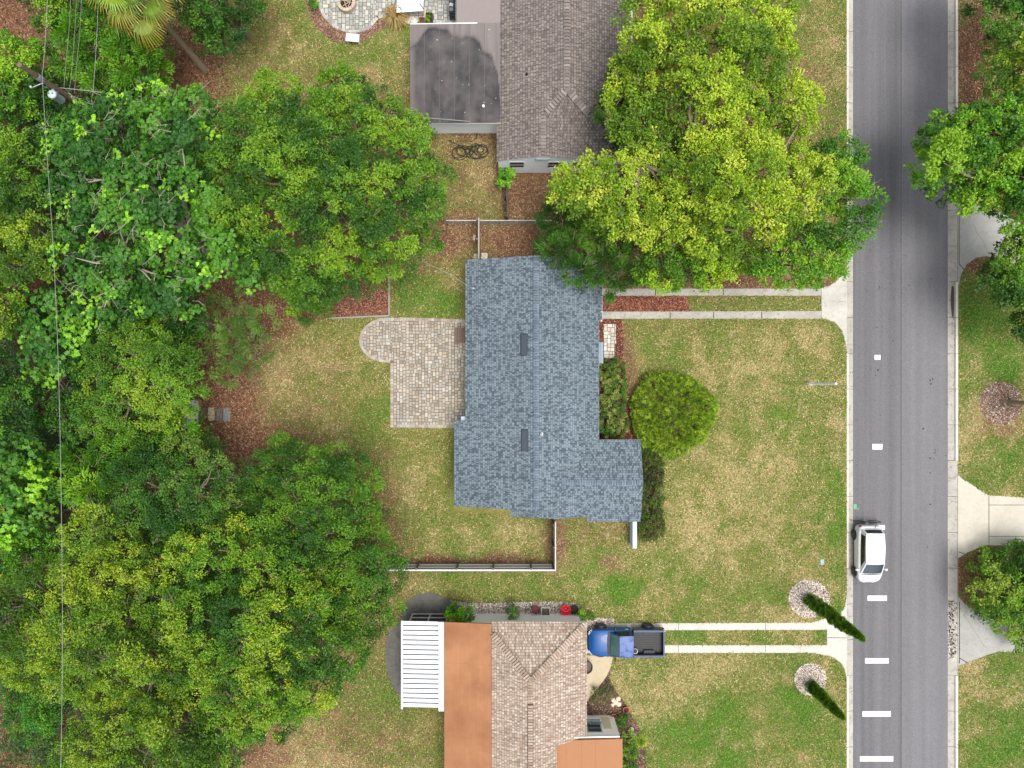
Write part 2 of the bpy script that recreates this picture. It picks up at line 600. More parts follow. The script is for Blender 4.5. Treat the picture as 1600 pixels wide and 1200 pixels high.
MULCH_FRONT = [(930, 499), (972, 499), (974, 520), (974, 552), (970, 565), (980, 600), (985, 640), (990, 690), (925, 690), (925, 499)]
MULCH_WING = [(990, 690), (1022, 690), (1030, 760), (1028, 842), (1005, 842), (985, 820)]
MULCH_N = [(938, 400), (1080, 425), (1300, 430), (1290, 447), (1000, 450), (938, 450)]
RING1 = arc(1264, 935, 32, 30, 0, 360, 24)[:-1]
RING2 = arc(1266, 1061, 25, 25, 0, 360, 24)[:-1]
RINGP = arc(1564, 630, 34, 34, 0, 360, 24)[:-1]
ROADX0, ROADX1 = 1334.0, 1482.5
KL, KR = 1323.0, 1497.0       # backs of the two kerbs
HOUSE_MAIN = [(722, 400), (945, 400), (945, 690), (1000, 690), (1000, 815), (705, 800), (705, 655), (722, 655)]
HOUSE_N = [(640, -120), (985, -120), (985, 262), (780, 268), (780, 208), (640, 208)]
HOUSE_S = [(700, 960), (912, 960), (912, 1120), (965, 1120), (965, 1300), (700, 1300)]
PAVED = [MAIN_DRIVE_APRON, MAIN_STRIP_N, MAIN_STRIP_S, LOW_APRON, LOW_STRIP_N, LOW_STRIP_S, R1, R2, R3, PATIO, FRONT_WALK, POOL_PATIO, KIDNEY, WALK_TAN]
BEDS = [GRAVEL, BED_E, RAISED, MULCH_DRIVE, MULCH_FRONT, MULCH_WING, RING1, RING2, RINGP, POOL_BED]

# patches: (px, py, rx, ry, strength) on the lawn
LITTER = [(335, 560, 50, 60, 1.0), (345, 650, 50, 60, 1.2), (375, 700, 70, 30, 1.0), (430, 705, 60, 22, .8), (400, 470, 60, 60, 1.0), (60, 300, 160, 400, .9), (200, 700, 110, 400, 1.2),
          (20, 20, 50, 90, 1.3), (300, 100, 45, 60, 1.0), (325, 130, 40, 30, .5), (725, 365, 40, 30, .7), (800, 375, 70, 34, .8), (825, 300, 40, 60, .65), (795, 285, 12, 70, .7), (700, 380, 30, 25, .8),
          (1525, 110, 26, 90, 1.2), (1540, 200, 40, 60, 1.0), (1100, 440, 190, 14, .9), (1000, 200, 230, 200, .9), (1590, 350, 30, 20, 1.2), (720, 205, 60, 9, 1.1), (735, 225, 60, 14, .3),
          (470, 620, 120, 90, .22), (500, 900, 110, 160, .8), (600, 800, 22, 100, .35), (720, 878, 130, 9, .75), (866, 850, 14, 50, .6), (940, 830, 60, 24, .25), (955, 880, 16, 12, .5), (560, 1150, 110, 50, .35), (380, 1165, 70, 60, .7),
          (640, 440, 50, 20, .2), (1520, 890, 26, 26, .6), (1525, 410, 22, 14, .8), (500, 300, 170, 150, .7), (975, 560, 12, 50, .6), (985, 600, 10, 30, .6), (1000, 690, 20, 20, .8), (1300, 445, 20, 6, .6), (655, 420, 16, 12, .4),
          (1280, 460, 14, 8, .5), (715, 240, 14, 60, .2), (420, 20, 30, 60, .2), (1564, 665, 26, 14, .5), (1505, 900, 20, 35, .7), (1380, 2000, 1, 1, 0), (5, 1150, 40, 60, 1.4), (720, 690, 40, 20, .15), (310, 1190, 60, 30, .8)]
LUSH = [(550, 55, 60, 20, .3), (440, 60, 40, 60, .35), (650, 455, 50, 25, .9), (690, 470, 30, 22, .9), (580, 560, 30, 25, .6), (560, 640, 50, 70, .35), (1230, 420, 50, 25, .5), (1310, 100, 20, 120, .5), (1240, 40, 30, 50, .5),
        (1570, 560, 45, 35, 1.2), (1520, 540, 22, 110, .8), (1560, 480, 50, 60, .9), (1570, 730, 50, 40, .8), (1560, 1150, 60, 60, .9), (1540, 1060, 40, 30, .4), (1110, 1150, 80, 60, 1.0), (1050, 1110, 50, 40, .4), (1180, 1180, 60, 40, .7), (1240, 1110, 60, 40, .6),
        (1300, 740, 18, 80, .5), (1312, 820, 10, 120, .7), (1320, 600, 6, 160, .6), (1220, 640, 60, 50, .25), (1040, 560, 60, 30, .45), (860, 905, 60, 16, .6), (970, 920, 60, 20, .7), (1050, 900, 60, 30, .35), (1150, 925, 60, 20, .3), (930, 890, 20, 30, .4),
        (650, 820, 40, 30, .3), (560, 1060, 40, 60, .6), (620, 1110, 50, 40, .6), (550, 1170, 20, 20, .7), (630, 1180, 40, 20, .5), (780, 300, 30, 30, .3), (720, 300, 50, 40, .2), (1300, 1150, 14, 60, .4), (1090, 480, 200, 6, .3), (1160, 996, 120, 10, .5),
        (640, 900, 60, 12, .2), (700, 905, 60, 12, .3), (1020, 700, 14, 60, .3), (1210, 930, 20, 20, .4), (480, 60, 60, 20, .3), (590, 85, 60, 14, .3), (1500, 1120, 8, 90, .3), (1220, 180, 26, 50, .3)]
DRY = [(450, 590, 90, 60, .5), (400, 640, 60, 40, .5), (480, 660, 60, 40, .3), (570, 110, 70, 30, .5), (610, 90, 50, 50, .4), (690, 510, 20, 14, .6), (655, 476, 16, 12, .9), (1130, 560, 60, 40, .6), (1270, 530, 30, 30, .6), (1190, 740, 70, 60, .6), (1110, 740, 60, 60, .35),
       (1250, 830, 50, 60, .5), (1120, 830, 60, 60, .5), (1060, 850, 50, 30, .3), (1220, 590, 60, 40, .3), (1000, 1060, 60, 40, .7), (1020, 1090, 40, 40, .5), (1200, 1050, 80, 24, .35), (1190, 945, 30, 20, .6), (1260, 980, 40, 14, .3), (740, 840, 90, 30, .45), (820, 850, 40, 30, .5),
       (750, 750, 40, 60, .3), (660, 740, 40, 40, .3), (760, 260, 30, 60, .55), (740, 320, 30, 20, .5), (770, 225, 24, 14, .6), (1230, 130, 30, 40, .5), (1270, 60, 40, 40, .4), (1520, 600, 20, 60, .6), (1520, 700, 30, 40, .5), (1520, 1070, 30, 60, .5), (1590, 1080, 30, 30, .4),
       (1266, 600, 9, 9, 1.2), (1250, 620, 40, 100, .2), (950, 560, 60, 60, .15), (1264, 935, 44, 42, .8), (1266, 1061, 36, 36, .8), (1564, 630, 44, 42, .8), (480, 1170, 80, 40, .8), (390, 1180, 60, 40, .9), (560, 985, 40, 40, .5), (780, 780, 30, 20, .3), (1190, 660, 60, 60, .3), (1100, 1060, 80, 20, .3), (1270, 1030, 40, 14, .4)]


def field(px, py, lst, wob=1.0):
    v = np.zeros(np.shape(px))
    wx = (fbm(px, py, 30, 20) - .5) * 26 * wob
    wy = (fbm(px, py, 30, 24) - .5) * 26 * wob
    for x, y, rx, ry, s in lst:
        d = ((px + wx - x) / rx) ** 2 + ((py + wy - y) / ry) ** 2
        v = np.maximum(v, s * np.exp(-(d * .75) ** 1.6)) if s > .25 else v + s * np.exp(-d * .7)
    return v


def lawn_fields(px, py):
    f_l = np.clip(field(px, py, LITTER), 0, 1)
    f_g = np.clip(field(px, py, LUSH), 0, 1)
    f_d = np.clip(field(px, py, DRY), 0, 1)
    n = fbm(px, py, 55, 3)
    n2 = fbm(px, py, 14, 8)
    f_g = np.clip(f_g + (n - .54) * 1.7 + (n2 - .5) * 1.0, 0, 1)
    f_d = np.clip(f_d + (.49 - n) * 1.5 + (fbm(px, py, 18, 12) - .5) * 1.7, 0, 1)
    f_l = np.clip(f_l * 1.25 + (n2 - .5) * .8 * np.clip(f_l * 4, 0, 1), 0, 1)
    return f_l, f_g, f_d


C_GREEN = np.array(srgb(104, 122, 48)); C_LUSH = np.array(srgb(76, 118, 32)); C_TAN = np.array(srgb(168, 156, 104)); C_LITTER = np.array(srgb(118, 84, 62)); C_OLIVE = np.array(srgb(132, 128, 70))


def lawn_colour(px, py):
    f_l, f_g, f_d = lawn_fields(px, py)
    c = np.repeat(C_OLIVE[None, :], px.size, 0)
    c = c * (1 - f_d[:, None]) + C_TAN * f_d[:, None]
    g = f_g * (1 - f_d * .6)
    c = c * (1 - g[:, None]) + C_LUSH * g[:, None]
    c = c * (1 - f_l[:, None]) + C_LITTER * f_l[:, None]
    return c


# ------------------------------------------------------------ ground
def build_ground():
    xs = np.concatenate([[-900, -300, -90, -60, -46], np.arange(-40, 40.01, .3), [46, 60, 90, 300, 900]])
    ys = np.concatenate([[-900, -300, -80, -50, -38], np.arange(-32, 32.01, .3), [38, 50, 80, 300, 900]])
    X, Y = np.meshgrid(xs, ys)
    nx, ny = len(xs), len(ys)
    PXs = (800 + X * S).ravel(); PYs = (600 - Y * S).ravel()
    Z = np.where((PXs > KL + 3) & (PXs < KR - 3), -0.2, 0.0)
    Z = Z + np.where(Z == 0, 0, 0)
    C = lawn_colour(PXs, PYs) * .72
    far = np.clip((np.maximum(np.abs(X.ravel()) - 40, np.abs(Y.ravel()) - 32)) / 5, 0, 1)[:, None]
    C = C * (1 - far) + np.array(srgb(128, 132, 72)) * .72 * far
    V = np.stack([X.ravel(), Y.ravel(), Z], 1)
    me = bpy.data.meshes.new("ground")
    i = np.arange((ny - 1) * (nx - 1))
    a = (i // (nx - 1)) * nx + i % (nx - 1)
    F = np.stack([a, a + 1, a + nx + 1, a + nx], 1)
    me.vertices.add(len(V)); me.vertices.foreach_set("co", V.astype(np.float32).ravel())
    me.loops.add(F.size); me.loops.foreach_set("vertex_index", F.astype(np.int32).ravel())
    me.polygons.add(len(F)); me.polygons.foreach_set("loop_start", np.arange(0, F.size, 4, dtype=np.int32))
    at = me.attributes.new("col", 'FLOAT_COLOR', 'POINT')
    ca = np.ones((len(V), 4), dtype=np.float32); ca[:, :3] = C
    at.data.foreach_set("color", ca.ravel())
    me.materials.append(SOIL)
    me.update(calc_edges=True)
    o = bpy.data.objects.new("ground", me)
    COL.objects.link(o)
    tag(o, kind="structure")


build_ground()


def sheet(name, poly, z, mat, thick=0.05):
    mb = MB()
    mb.prism([W2(*p) for p in poly], z - thick, z)
    return struct(name, mb, mat)


def build_road():
    Zr = -0.11
    x0, x1 = W2(ROADX0, 0)[0], W2(ROADX1, 0)[0]
    mb = MB(); mb.box(x0, x1, -800, 800, Zr - .05, Zr)
    struct("road", mb, ASPH)
    mb = MB()      # seam between the two paving passes
    xm = W2(1409.5, 0)[0]
    mb.box(xm - .012, xm + .012, -130, 130, Zr, Zr + .003)
    rng = random.Random(5)
    for k in range(24):   # tar and oil specks
        px = rng.choice([1370, 1372, 1462, 1460, 1455, 1385]) + rng.gauss(0, 5); py = rng.gauss(560, 60) if px < 1400 else rng.uniform(540, 900)
        x, y = W2(px, py); r = rng.uniform(.02, .07)
        mb.face([(x + r * math.cos(t) * rng.uniform(.5, 1.3), y + r * math.sin(t) * rng.uniform(.6, 1.3), Zr + .004) for t in [j * 2 * math.pi / 7 for j in range(7)]])
    struct("road_seam", mb, JOINT)
    mb = MB()
    for (xa, xb, ya, yb) in [(1368, 1377, 554.5, 562), (1364.5, 1380, 694, 702.5), (1352, 1384, 821, 828.5), (1357, 1387, 931.5, 939.5), (1353, 1390, 1029.5, 1037.5), (1349, 1393, 1112.5, 1121), (1345, 1397, 1183, 1191)]:
        p = W2(xa, ya); q = W2(xb, yb)
        mb.box(p[0], q[0], q[1], p[1], Zr, Zr + .004)
    struct("road_marking", mb, PAINT)
    # kerbs with gutters, cast in short lengths
    dr = {'L': [(430, 545), (935, 1060)], 'R': [(318, 445), (742, 872), (932, 1041)]}
    mb = MB(); mg = MB()
    for side in 'LR':
        py = -400.0
        while py < 1700:
            ln = 56.0
            a, b = py + .35, py + ln - .35
            drive = any(max(a, d0) < min(b, d1) - 8 for d0, d1 in dr[side])
            n = 1
            ya, yb = W2(0, a)[1], W2(0, b)[1]
            if side == 'L':
                prof = [(KL, -.25), (KL, .012), (KL + 2.8, .012), (KL + 3.8, -.06), (KL + 4.2, -.085), (ROADX0, -.105), (ROADX0, -.25)]
                if drive: prof = [(KL, -.25), (KL, .004), (KL + 6, -.05), (ROADX0, -.105), (ROADX0, -.25)]
            else:
                prof = [(KR, -.25), (KR, .012), (KR - 3.8, .012), (KR - 4.6, -.06), (KR - 5.2, -.085), (ROADX1, -.105), (ROADX1, -.25)]
                if drive: prof = [(KR, -.25), (KR, .004), (KR - 8, -.05), (ROADX1, -.105), (ROADX1, -.25)]
            pts = [(W2(x, 0)[0], z) for x, z in prof]
            for k in range(len(pts) - 1):
                (xa_, za_), (xb_, zb_) = pts[k], pts[k + 1]
                top = (za_ > -.02 and zb_ > -.02) and not drive
                (mg if top else mb).face([(xa_, ya, za_), (xa_, yb, za_), (xb_, yb, zb_), (xb_, ya, zb_)] if side == 'L' else [(xa_, yb, za_), (xa_, ya, za_), (xb_, ya, zb_), (xb_, yb, zb_)])
            for yy, fl in ((ya, 1), (yb, -1)):
                f = [(x, yy, z) for x, z in pts]
                mb.face(f[::fl * (1 if side == 'L' else -1)])
            py += ln
    struct("gutter", mb, CONC_OLD)
    struct("kerb", mg, concrete("kerb_concrete", srgb(206, 200, 188), srgb(160, 152, 140), .4))
    # damp silt lying in the right-hand gutter, south of the first drive
    mb = MB()
    q = [(1490.5, 446), (1492, 450), (1492.3, 470), (1491.5, 490), (1490.2, 498), (1488.5, 492), (1487, 478), (1486.7, 462), (1488, 448)]
    mb.face([(*W2(x, y), -.079 - (1491.5 - x) * .0022) for x, y in q[::-1]])
    struct("gutter_silt", mb, plain("damp_silt", srgb(58, 48, 40), .6, .3, 12))


build_road()
sheet("driveway_apron", MAIN_DRIVE_APRON, .012, CONC)
sheet("driveway_strip", MAIN_STRIP_N, .02, CONC_OLD)
sheet("driveway_strip", MAIN_STRIP_S, .02, CONC_OLD)
sheet("driveway_apron", LOW_APRON, .012, concrete("bright_concrete", srgb(190, 187, 178), srgb(150, 144, 134), .6))
sheet("driveway_strip", LOW_STRIP_N, .02, bpy.data.materials["bright_concrete"])
sheet("driveway_strip", LOW_STRIP_S, .02, bpy.data.materials["bright_concrete"])
sheet("driveway", R1, .012, CONC_GREY)
sheet("driveway", R2, .012, concrete("beige_concrete", srgb(186, 180, 166), srgb(150, 142, 128), .35))
sheet("driveway", R3, .012, CONC_GREY)
sheet("concrete_pad", KIDNEY, .03, CONC_DARK)
sheet("path", WALK_TAN, .03, CONC_TAN)


def joints():
    mb = MB()
    def ln(a, b, z, w=.03):
        a = Vector(W2(*a)); b = Vector(W2(*b)); d = (b - a).normalized(); n = Vector((-d.y, d.x)) * w / 2
        mb.face([(*(a + n), z), (*(a - n), z), (*(b - n), z), (*(b + n), z)])
    for x in (1047, 1115, 1190):
        ln((x, 487.4), (x, 497.6), .0235, .05)
    for x in (1024, 1130):
        ln((x, 451.5), (x, 461.5), .0235, .05)
    ln((1283, 450), (1283, 498), .0155, .04)
    ln((1250, 1008.5), (1250, 1019.5), .0155, .03); ln((1292, 996), (1323, 996.5), .0155, .03)
    for x in (1060, 1196):
        ln((x, 974), (x, 984), .0235, .025); ln((x, 1008.5), (x, 1019.5), .0235, .025)
    ln((1545, 775), (1545, 851.5), .0155, .04); ln((1545, 789), (1640, 789), .0155, .03); ln((1545, 838), (1640, 838), .0155, .03)
    ln((1497.5, 742), (1509, 752), .0155, .04); ln((1497.5, 862), (1508, 866), .0155, .04)
    ln((1499, 940), (1499, 1036), .0155, .05); ln((1499, 1028), (1512, 1036), .0155, .05); ln((1498, 412), (1506, 421), .0155, .05)
    ln((1498.5, 322), (1498.5, 412), .0155, .04)
    for a, b in [((1560, 402), (1563, 385)), ((1563, 385), (1572, 370)), ((1572, 370), (1578, 352))]:
        ln(a, b, .0155, .12)
    rng = random.Random(9)
    # hairline cracks wandering across the aprons
    for s, e, z in [((1300, 470), (1322, 472), .0155), ((1289, 452), (1300, 446), .0155), ((1505, 960), (1540, 1010), .0155), ((1520, 350), (1545, 395), .0155), ((1590, 1000), (1560, 975), .0155)]:
        p = s
        for k in range(1, 7):
            q = (s[0] + (e[0] - s[0]) * k / 6 + rng.gauss(0, 1.2), s[1] + (e[1] - s[1]) * k / 6 + rng.gauss(0, 1.2))
            ln(p, q, z, .012); p = q
    struct("driveway_joint", mb, JOINT)


joints()


# ------------------------------------------------------------ paving laid stone by stone
def pavers(name, poly_px, u, z, cols, seed, ring=None, size_w=(1, 2)):
    rng = random.Random(seed)
    poly = [W2(*p) for p in poly_px]
    xs = [p[0] for p in poly]; ys = [p[1] for p in poly]
    nx = int((max(xs) - min(xs)) / u) + 1; ny = int((max(ys) - min(ys)) / u) + 1
    x0, y0 = min(xs), min(ys)
    base = MB(); base.prism(poly, z - .06, z - .012, srgb(96, 88, 76))
    used = set(); stones = []
    cx = np.array([[x0 + (i + .5) * u for j in range(ny)] for i in range(nx)]); cy = np.array([[y0 + (j + .5) * u for j in range(ny)] for i in range(nx)])
    ok = inpoly(cx, cy, poly)
    if ring: ok &= edist(cx, cy, poly) > ring * .9
    for j in range(ny):
        for i in range(nx):
            if (i, j) in used or not ok[i, j]: continue
            opts = [(2, 2), (2, 2), (2, 3), (3, 2), (2, 1), (1, 2), (1, 1)]
            rng.shuffle(opts); opts.append((1, 1))
            opts.sort(key=lambda o: -(o[0] * o[1] >= 4) + (o == (1, 1)))
            for a, b in opts:
                cells = [(i + p, j + q) for p in range(a) for q in range(b)]
                if all(c not in used and c[0] < nx and c[1] < ny and ok[c] for c in cells):
                    used.update(cells); stones.append((x0 + i * u, y0 + j * u, a * u, b * u)); break
    mb = base
    for (x, y, w, h) in stones:
        c = rng.choice(cols); k = rng.uniform(.86, 1.1); c = tuple(v * k for v in c)
        g = .011
        jx, jy = rng.uniform(-.004, .004), rng.uniform(-.004, .004); t = rng.uniform(-.003, .003)
        xa, xb, ya, yb = x + g + jx, x + w - g + jx, y + g + jy, y + h - g + jy
        e = .014
        top = [(xa + e, ya + e, z + t), (xb - e, ya + e, z + t), (xb - e, yb - e, z + t), (xa + e, yb - e, z + t)]
        bot = [(xa, ya, z - .014), (xb, ya, z - .014), (xb, yb, z - .014), (xa, yb, z - .014)]
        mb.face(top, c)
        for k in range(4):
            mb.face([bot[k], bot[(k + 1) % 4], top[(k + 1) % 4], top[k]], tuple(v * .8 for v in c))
    if ring:
        # soldier course following the edge
        P = [Vector(p) for p in poly]; n = len(P)
        for k in range(n):
            a, b = P[k], P[(k + 1) % n]
            L = (b - a).length
            if L < .02: continue
            d = (b - a) / L; nn = Vector((-d.y, d.x))
            mid = (a + b) / 2 + nn * .05
            if not inpoly(mid.x, mid.y, poly): nn = -nn
            m = max(1, int(L / .2))
            for q in range(m):
                s0 = a + d * (L * q / m + .008); s1 = a + d * (L * (q + 1) / m - .008)
                c = rng.choice(cols); kk = rng.uniform(.85, 1.05); c = tuple(v * kk for v in c)
                mb.prism([tuple(s0 + nn * .01), tuple(s1 + nn * .01), tuple(s1 + nn * ring), tuple(s0 + nn * ring)], z - .012, z + .002 + .0017 * (k % 3), c)
    return struct(name, mb, PAVER)


PC = [srgb(162, 154, 140), srgb(170, 161, 147), srgb(152, 142, 128), srgb(176, 169, 157), srgb(142, 132, 119), srgb(156, 153, 145), srgb(164, 151, 133)]
PG = [srgb(166, 166, 158), srgb(152, 152, 146), srgb(176, 172, 160), srgb(140, 140, 136), srgb(170, 170, 166)]
pavers("patio", PATIO, .102, .045, PC, 3, ring=.2)
pavers("path", FRONT_WALK, .118, .045, [srgb(198, 190, 176), srgb(186, 176, 162), srgb(192, 186, 176)], 4)
pavers("patio", POOL_PATIO, .125, .045, PG, 6, ring=.2)


# ------------------------------------------------------------ mulch, gravel, litter, grass: small loose pieces by the thousand
def pieces(name, n, polys, cols, L, wd, z, seed, avoid=(), tilt=.35, mat=None, jitter=.25, lab=None, dens=None):
    rng = np.random.RandomState(seed)
    PXl = []; PYl = []
    for poly, nn in polys:
        xs = [p[0] for p in poly]; ys = [p[1] for p in poly]
        got = 0; tries = 0
        while got < nn and tries < 60:
            px = rng.uniform(min(xs), max(xs), nn * 2); py = rng.uniform(min(ys), max(ys), nn * 2)
            k = inpoly(px, py, poly)
            for a in avoid: k &= ~inpoly(px, py, a)
            if dens is not None: k &= rng.rand(len(px)) < dens(px, py)
            px = px[k][:nn - got]; py = py[k][:nn - got]
            PXl.append(px); PYl.append(py); got += len(px); tries += 1
    px = np.concatenate(PXl); py = np.concatenate(PYl); n = len(px)
    x = (px - 800) / S; y = (600 - py) / S
    a = rng.uniform(0, 2 * math.pi, n)
    ln = L * rng.uniform(.5, 1.4, n) / 2; w = wd * rng.uniform(.5, 1.4, n) / 2
    tz = rng.normal(0, tilt, n); tw = rng.normal(0, tilt, n)
    ax = np.stack([np.cos(a) * np.cos(tz), np.sin(a) * np.cos(tz), np.sin(tz)], 1)
    bx = np.stack([-np.sin(a) * np.cos(tw), np.cos(a) * np.cos(tw), np.sin(tw)], 1)
    zc = z + np.abs(ax[:, 2]) * ln + np.abs(bx[:, 2]) * w + rng.rand(n) * .012
    P = np.stack([x, y, zc], 1)
    V = np.stack([P - ax * ln[:, None] - bx * w[:, None] * .7, P + ax * ln[:, None] * .8 - bx * w[:, None], P + ax * ln[:, None] + bx * w[:, None] * .6, P - ax * ln[:, None] * .9 + bx * w[:, None]], 1).reshape(-1, 3)
    ci = rng.randint(0, len(cols), n)
    c = np.array(cols)[ci] * rng.uniform(1 - jitter, 1 + jitter, (n, 1))
    o = fast_mesh(name, V, 4, np.repeat(c, 4, 0), mat or CHIP)
    return tag(o, lab, None, None, "stuff")


RED = [srgb(138, 78, 60), srgb(104, 58, 46), srgb(164, 102, 80), srgb(70, 42, 36), srgb(184, 132, 108), srgb(112, 74, 60)]
BRN = [srgb(132, 96, 78), srgb(104, 76, 62), srgb(160, 122, 100), srgb(84, 62, 52), srgb(178, 146, 122)]
SHL = [srgb(214, 204, 192), srgb(186, 172, 158), srgb(140, 122, 108), srgb(228, 222, 212), srgb(90, 78, 68), srgb(200, 186, 170)]
for nm, pl in (("mulch_bed", MULCH_DRIVE), ("mulch_bed", MULCH_FRONT), ("mulch_bed", MULCH_WING)):
    sheet(nm, pl, .012, plain("mulch_base", srgb(70, 46, 38), .95, .4, 30))
sheet("mulch_bed", RAISED, .02, bpy.data.materials["mulch_base"])
sheet("mulch_bed", POOL_BED, .012, plain("old_mulch_base", srgb(108, 90, 80), .95, .3, 20))
sheet("mulch_bed", BED_E, .012, plain("bed_soil", srgb(74, 60, 50), .95, .4, 20))
sheet("gravel_bed", GRAVEL, .012, plain("gravel_base", srgb(140, 128, 116), .95, .3, 20))
for rg in (RING1, RING2, RINGP):
    sheet("mulch_ring", rg, .012, plain("ring_base", srgb(150, 134, 116), .95, .35, 14))
pieces("red_mulch", 0, [(MULCH_DRIVE, 4200), (MULCH_FRONT, 5200)], RED, .11, .035, .014, 11, [FRONT_WALK])
pieces("red_mulch", 0, [(RAISED, 7000), (MULCH_WING, 2200)], RED[:3] + BRN[:3] + [srgb(178, 130, 104)], .10, .04, .022, 12)
pieces("brown_mulch", 0, [(POOL_BED, 5000), (BED_E, 5200), (RINGP, 2600)], BRN, .10, .035, .014, 13, [POOL_PATIO, WALK_TAN])
pieces("gravel", 0, [(GRAVEL, 6500), (RING1, 4600), (RING2, 3900), (RINGP, 900)], SHL, .07, .05, .014, 14, [KIDNEY])


def grass():
    rng = np.random.RandomState(7)
    N0 = 1500000
    px = rng.uniform(-30, 1640, N0); py = rng.uniform(-30, 1240, N0)
    k = (px < KL - .5) | (px > KR + .5)
    for a in PAVED + BEDS + [HOUSE_MAIN, HOUSE_N, HOUSE_S]:
        k &= ~inpoly(px, py, a)
    k &= ~((px < 300) & (py > 100) & (py < 1080))      # under the wood: bare litter
    f_l, f_g, f_d = lawn_fields(px, py)
    k &= rng.rand(N0) < (.85 - .45 * f_l)
    px, py, f_l, f_g, f_d = px[k], py[k], f_l[k], f_g[k], f_d[k]
    n = len(px)
    x = (px - 800) / S; y = (600 - py) / S
    r = rng.rand(n)
    c = np.repeat(C_OLIVE[None, :], n, 0)
    pd = f_d * .55 + .24; pg = f_g * .75 + .12
    tan = np.array([srgb(190, 170, 122), srgb(204, 186, 142), srgb(160, 138, 92), srgb(180, 148, 112)])[rng.randint(0, 4, n)]
    gr = np.array([srgb(96, 122, 40), srgb(118, 136, 50), srgb(74, 98, 32), srgb(136, 138, 66)])[rng.randint(0, 4, n)]
    lg = np.array([srgb(86, 124, 36), srgb(104, 140, 46), srgb(68, 100, 28), srgb(128, 150, 58)])[rng.randint(0, 4, n)]
    lt = np.array([srgb(146, 104, 78), srgb(118, 82, 60), srgb(172, 134, 106), srgb(92, 66, 50)])[rng.randint(0, 4, n)]
    c = gr.copy()
    k2 = r < pd; c[k2] = tan[k2]
    k3 = rng.rand(n) < pg * (1 - .55 * f_d); c[k3] = lg[k3] * .55 + gr[k3] * .45
    k5 = rng.rand(n) < np.clip(f_g * 1.1 - .3, 0, 1) * (1 - .5 * f_d); c[k5] = lg[k5]
    k4 = rng.rand(n) < np.clip(f_l * 1.25, 0, .93); c[k4] = lt[k4]
    c *= rng.uniform(.66, 1.3, (n, 1))
    a = rng.uniform(0, 2 * math.pi, n)
    ln = rng.uniform(.06, .17, n); w = rng.uniform(.014, .030, n)
    ln[k4] *= .6; w[k4] *= 1.6
    el = rng.uniform(.1, .8, n); el[k4] = rng.uniform(0, .2, k4.sum())
    d = np.stack([np.cos(a) * np.cos(el), np.sin(a) * np.cos(el), np.sin(el)], 1)
    s = np.stack([-np.sin(a), np.cos(a), rng.normal(0, .2, n)], 1)
    P = np.stack([x, y, np.full(n, .006)], 1)
    P[:, 2] += np.abs(s[:, 2]) * w
    V = np.stack([P - s * w[:, None], P + s * w[:, None], P + d * ln[:, None]], 1).reshape(-1, 3)
    o = fast_mesh("grass", V, 3, np.repeat(c, 3, 0), BLADE)
    tag(o, kind="stuff")


grass()
# leaf litter on the floor of the wood
pieces("leaf_litter", 0, [([(-40, -40), (330, -40), (430, 470), (380, 760), (320, 760), (310, 1240), (-40, 1240)], 42000)],
       [srgb(112, 80, 62), srgb(86, 62, 48), srgb(138, 102, 78), srgb(72, 52, 42)], .13, .07, .006, 15)
pieces("leaf_litter", 0, [([(680, 345), (860, 345), (860, 405), (700, 410)], 1300), ([(800, 275), (880, 275), (850, 345), (797, 345)], 700), ([(1497, 0), (1560, 0), (1560, 170), (1497, 170)], 1500), ([(310, 520), (380, 580), (460, 720), (400, 740), (310, 700)], 4500)],
       [srgb(150, 112, 86), srgb(122, 88, 66), srgb(174, 138, 108), srgb(98, 70, 54)], .10, .05, .012, 16)


def undergrowth():
    """low bushes and creepers that carpet the wood's floor"""
    rng = np.random.RandomState(77)
    pl = [(-60, 120), (60, 110), (130, 150), (300, 160), (320, 480), (300, 640), (180, 720), (250, 800), (400, 860), (560, 980), (430, 1110), (330, 1260), (-60, 1260)]
    n = 9000
    px = rng.uniform(-60, 560, n); py = rng.uniform(100, 1260, n)
    k = inpoly(px, py, pl) & (vnoise(px, py, 34, 60) > .25) & ~((px < 30) & (py > 1080)); px, py = px[k], py[k]; n = len(px)
    z = rng.uniform(.3, 2.6, n) * (.4 + vnoise(px, py, 40, 61))
    x, y = (px - 800) / S, (600 - py) / S
    per = 26; ci = np.repeat(np.arange(n), per); N = len(ci)
    P = np.stack([x, y, z], 1)[ci] + rng.normal(0, .22, (N, 3)); P[:, 2] = np.maximum(P[:, 2], .06)
    a = rng.uniform(0, 6.283, N); t = rng.normal(0, .35, N)
    ax = np.stack([np.cos(a) * np.cos(t), np.sin(a) * np.cos(t), np.sin(t)], 1) * .09
    bx = np.stack([-np.sin(a), np.cos(a), rng.normal(0, .3, N)], 1) * .045
    V = np.stack([P - ax, P - bx, P + ax, P + bx], 1).reshape(-1, 3); V[:, 2] = np.maximum(V[:, 2], .01)
    pal = np.array([srgb(40, 70, 26), srgb(52, 86, 30), srgb(64, 98, 34), srgb(46, 76, 40)])
    c = pal[rng.randint(0, 4, n)][ci] * rng.uniform(.75, 1.25, (N, 1))
    tag(fast_mesh("undergrowth", V, 4, np.repeat(c, 4, 0), LEAF), kind="stuff")


undergrowth()

pieces("gutter_rubble", 0, [([(1483, 938), (1500, 938), (1504, 960), (1502, 1000), (1497, 1030), (1484, 1030)], 420)], [srgb(190, 184, 174), srgb(70, 62, 54), srgb(150, 140, 128), srgb(52, 46, 40)], .12, .07, -.06, 31)
pieces("fallen_leaves", 0, [([(1336, 180), (1480, 180), (1480, 470), (1336, 470)], 160), ([(1323, 560), (1340, 560), (1340, 1200), (1323, 1200)], 70), ([(1478, 450), (1492, 450), (1492, 740), (1478, 740)], 60)], [srgb(120, 96, 60), srgb(96, 110, 50), srgb(80, 64, 48)], .07, .04, -.09, 32)
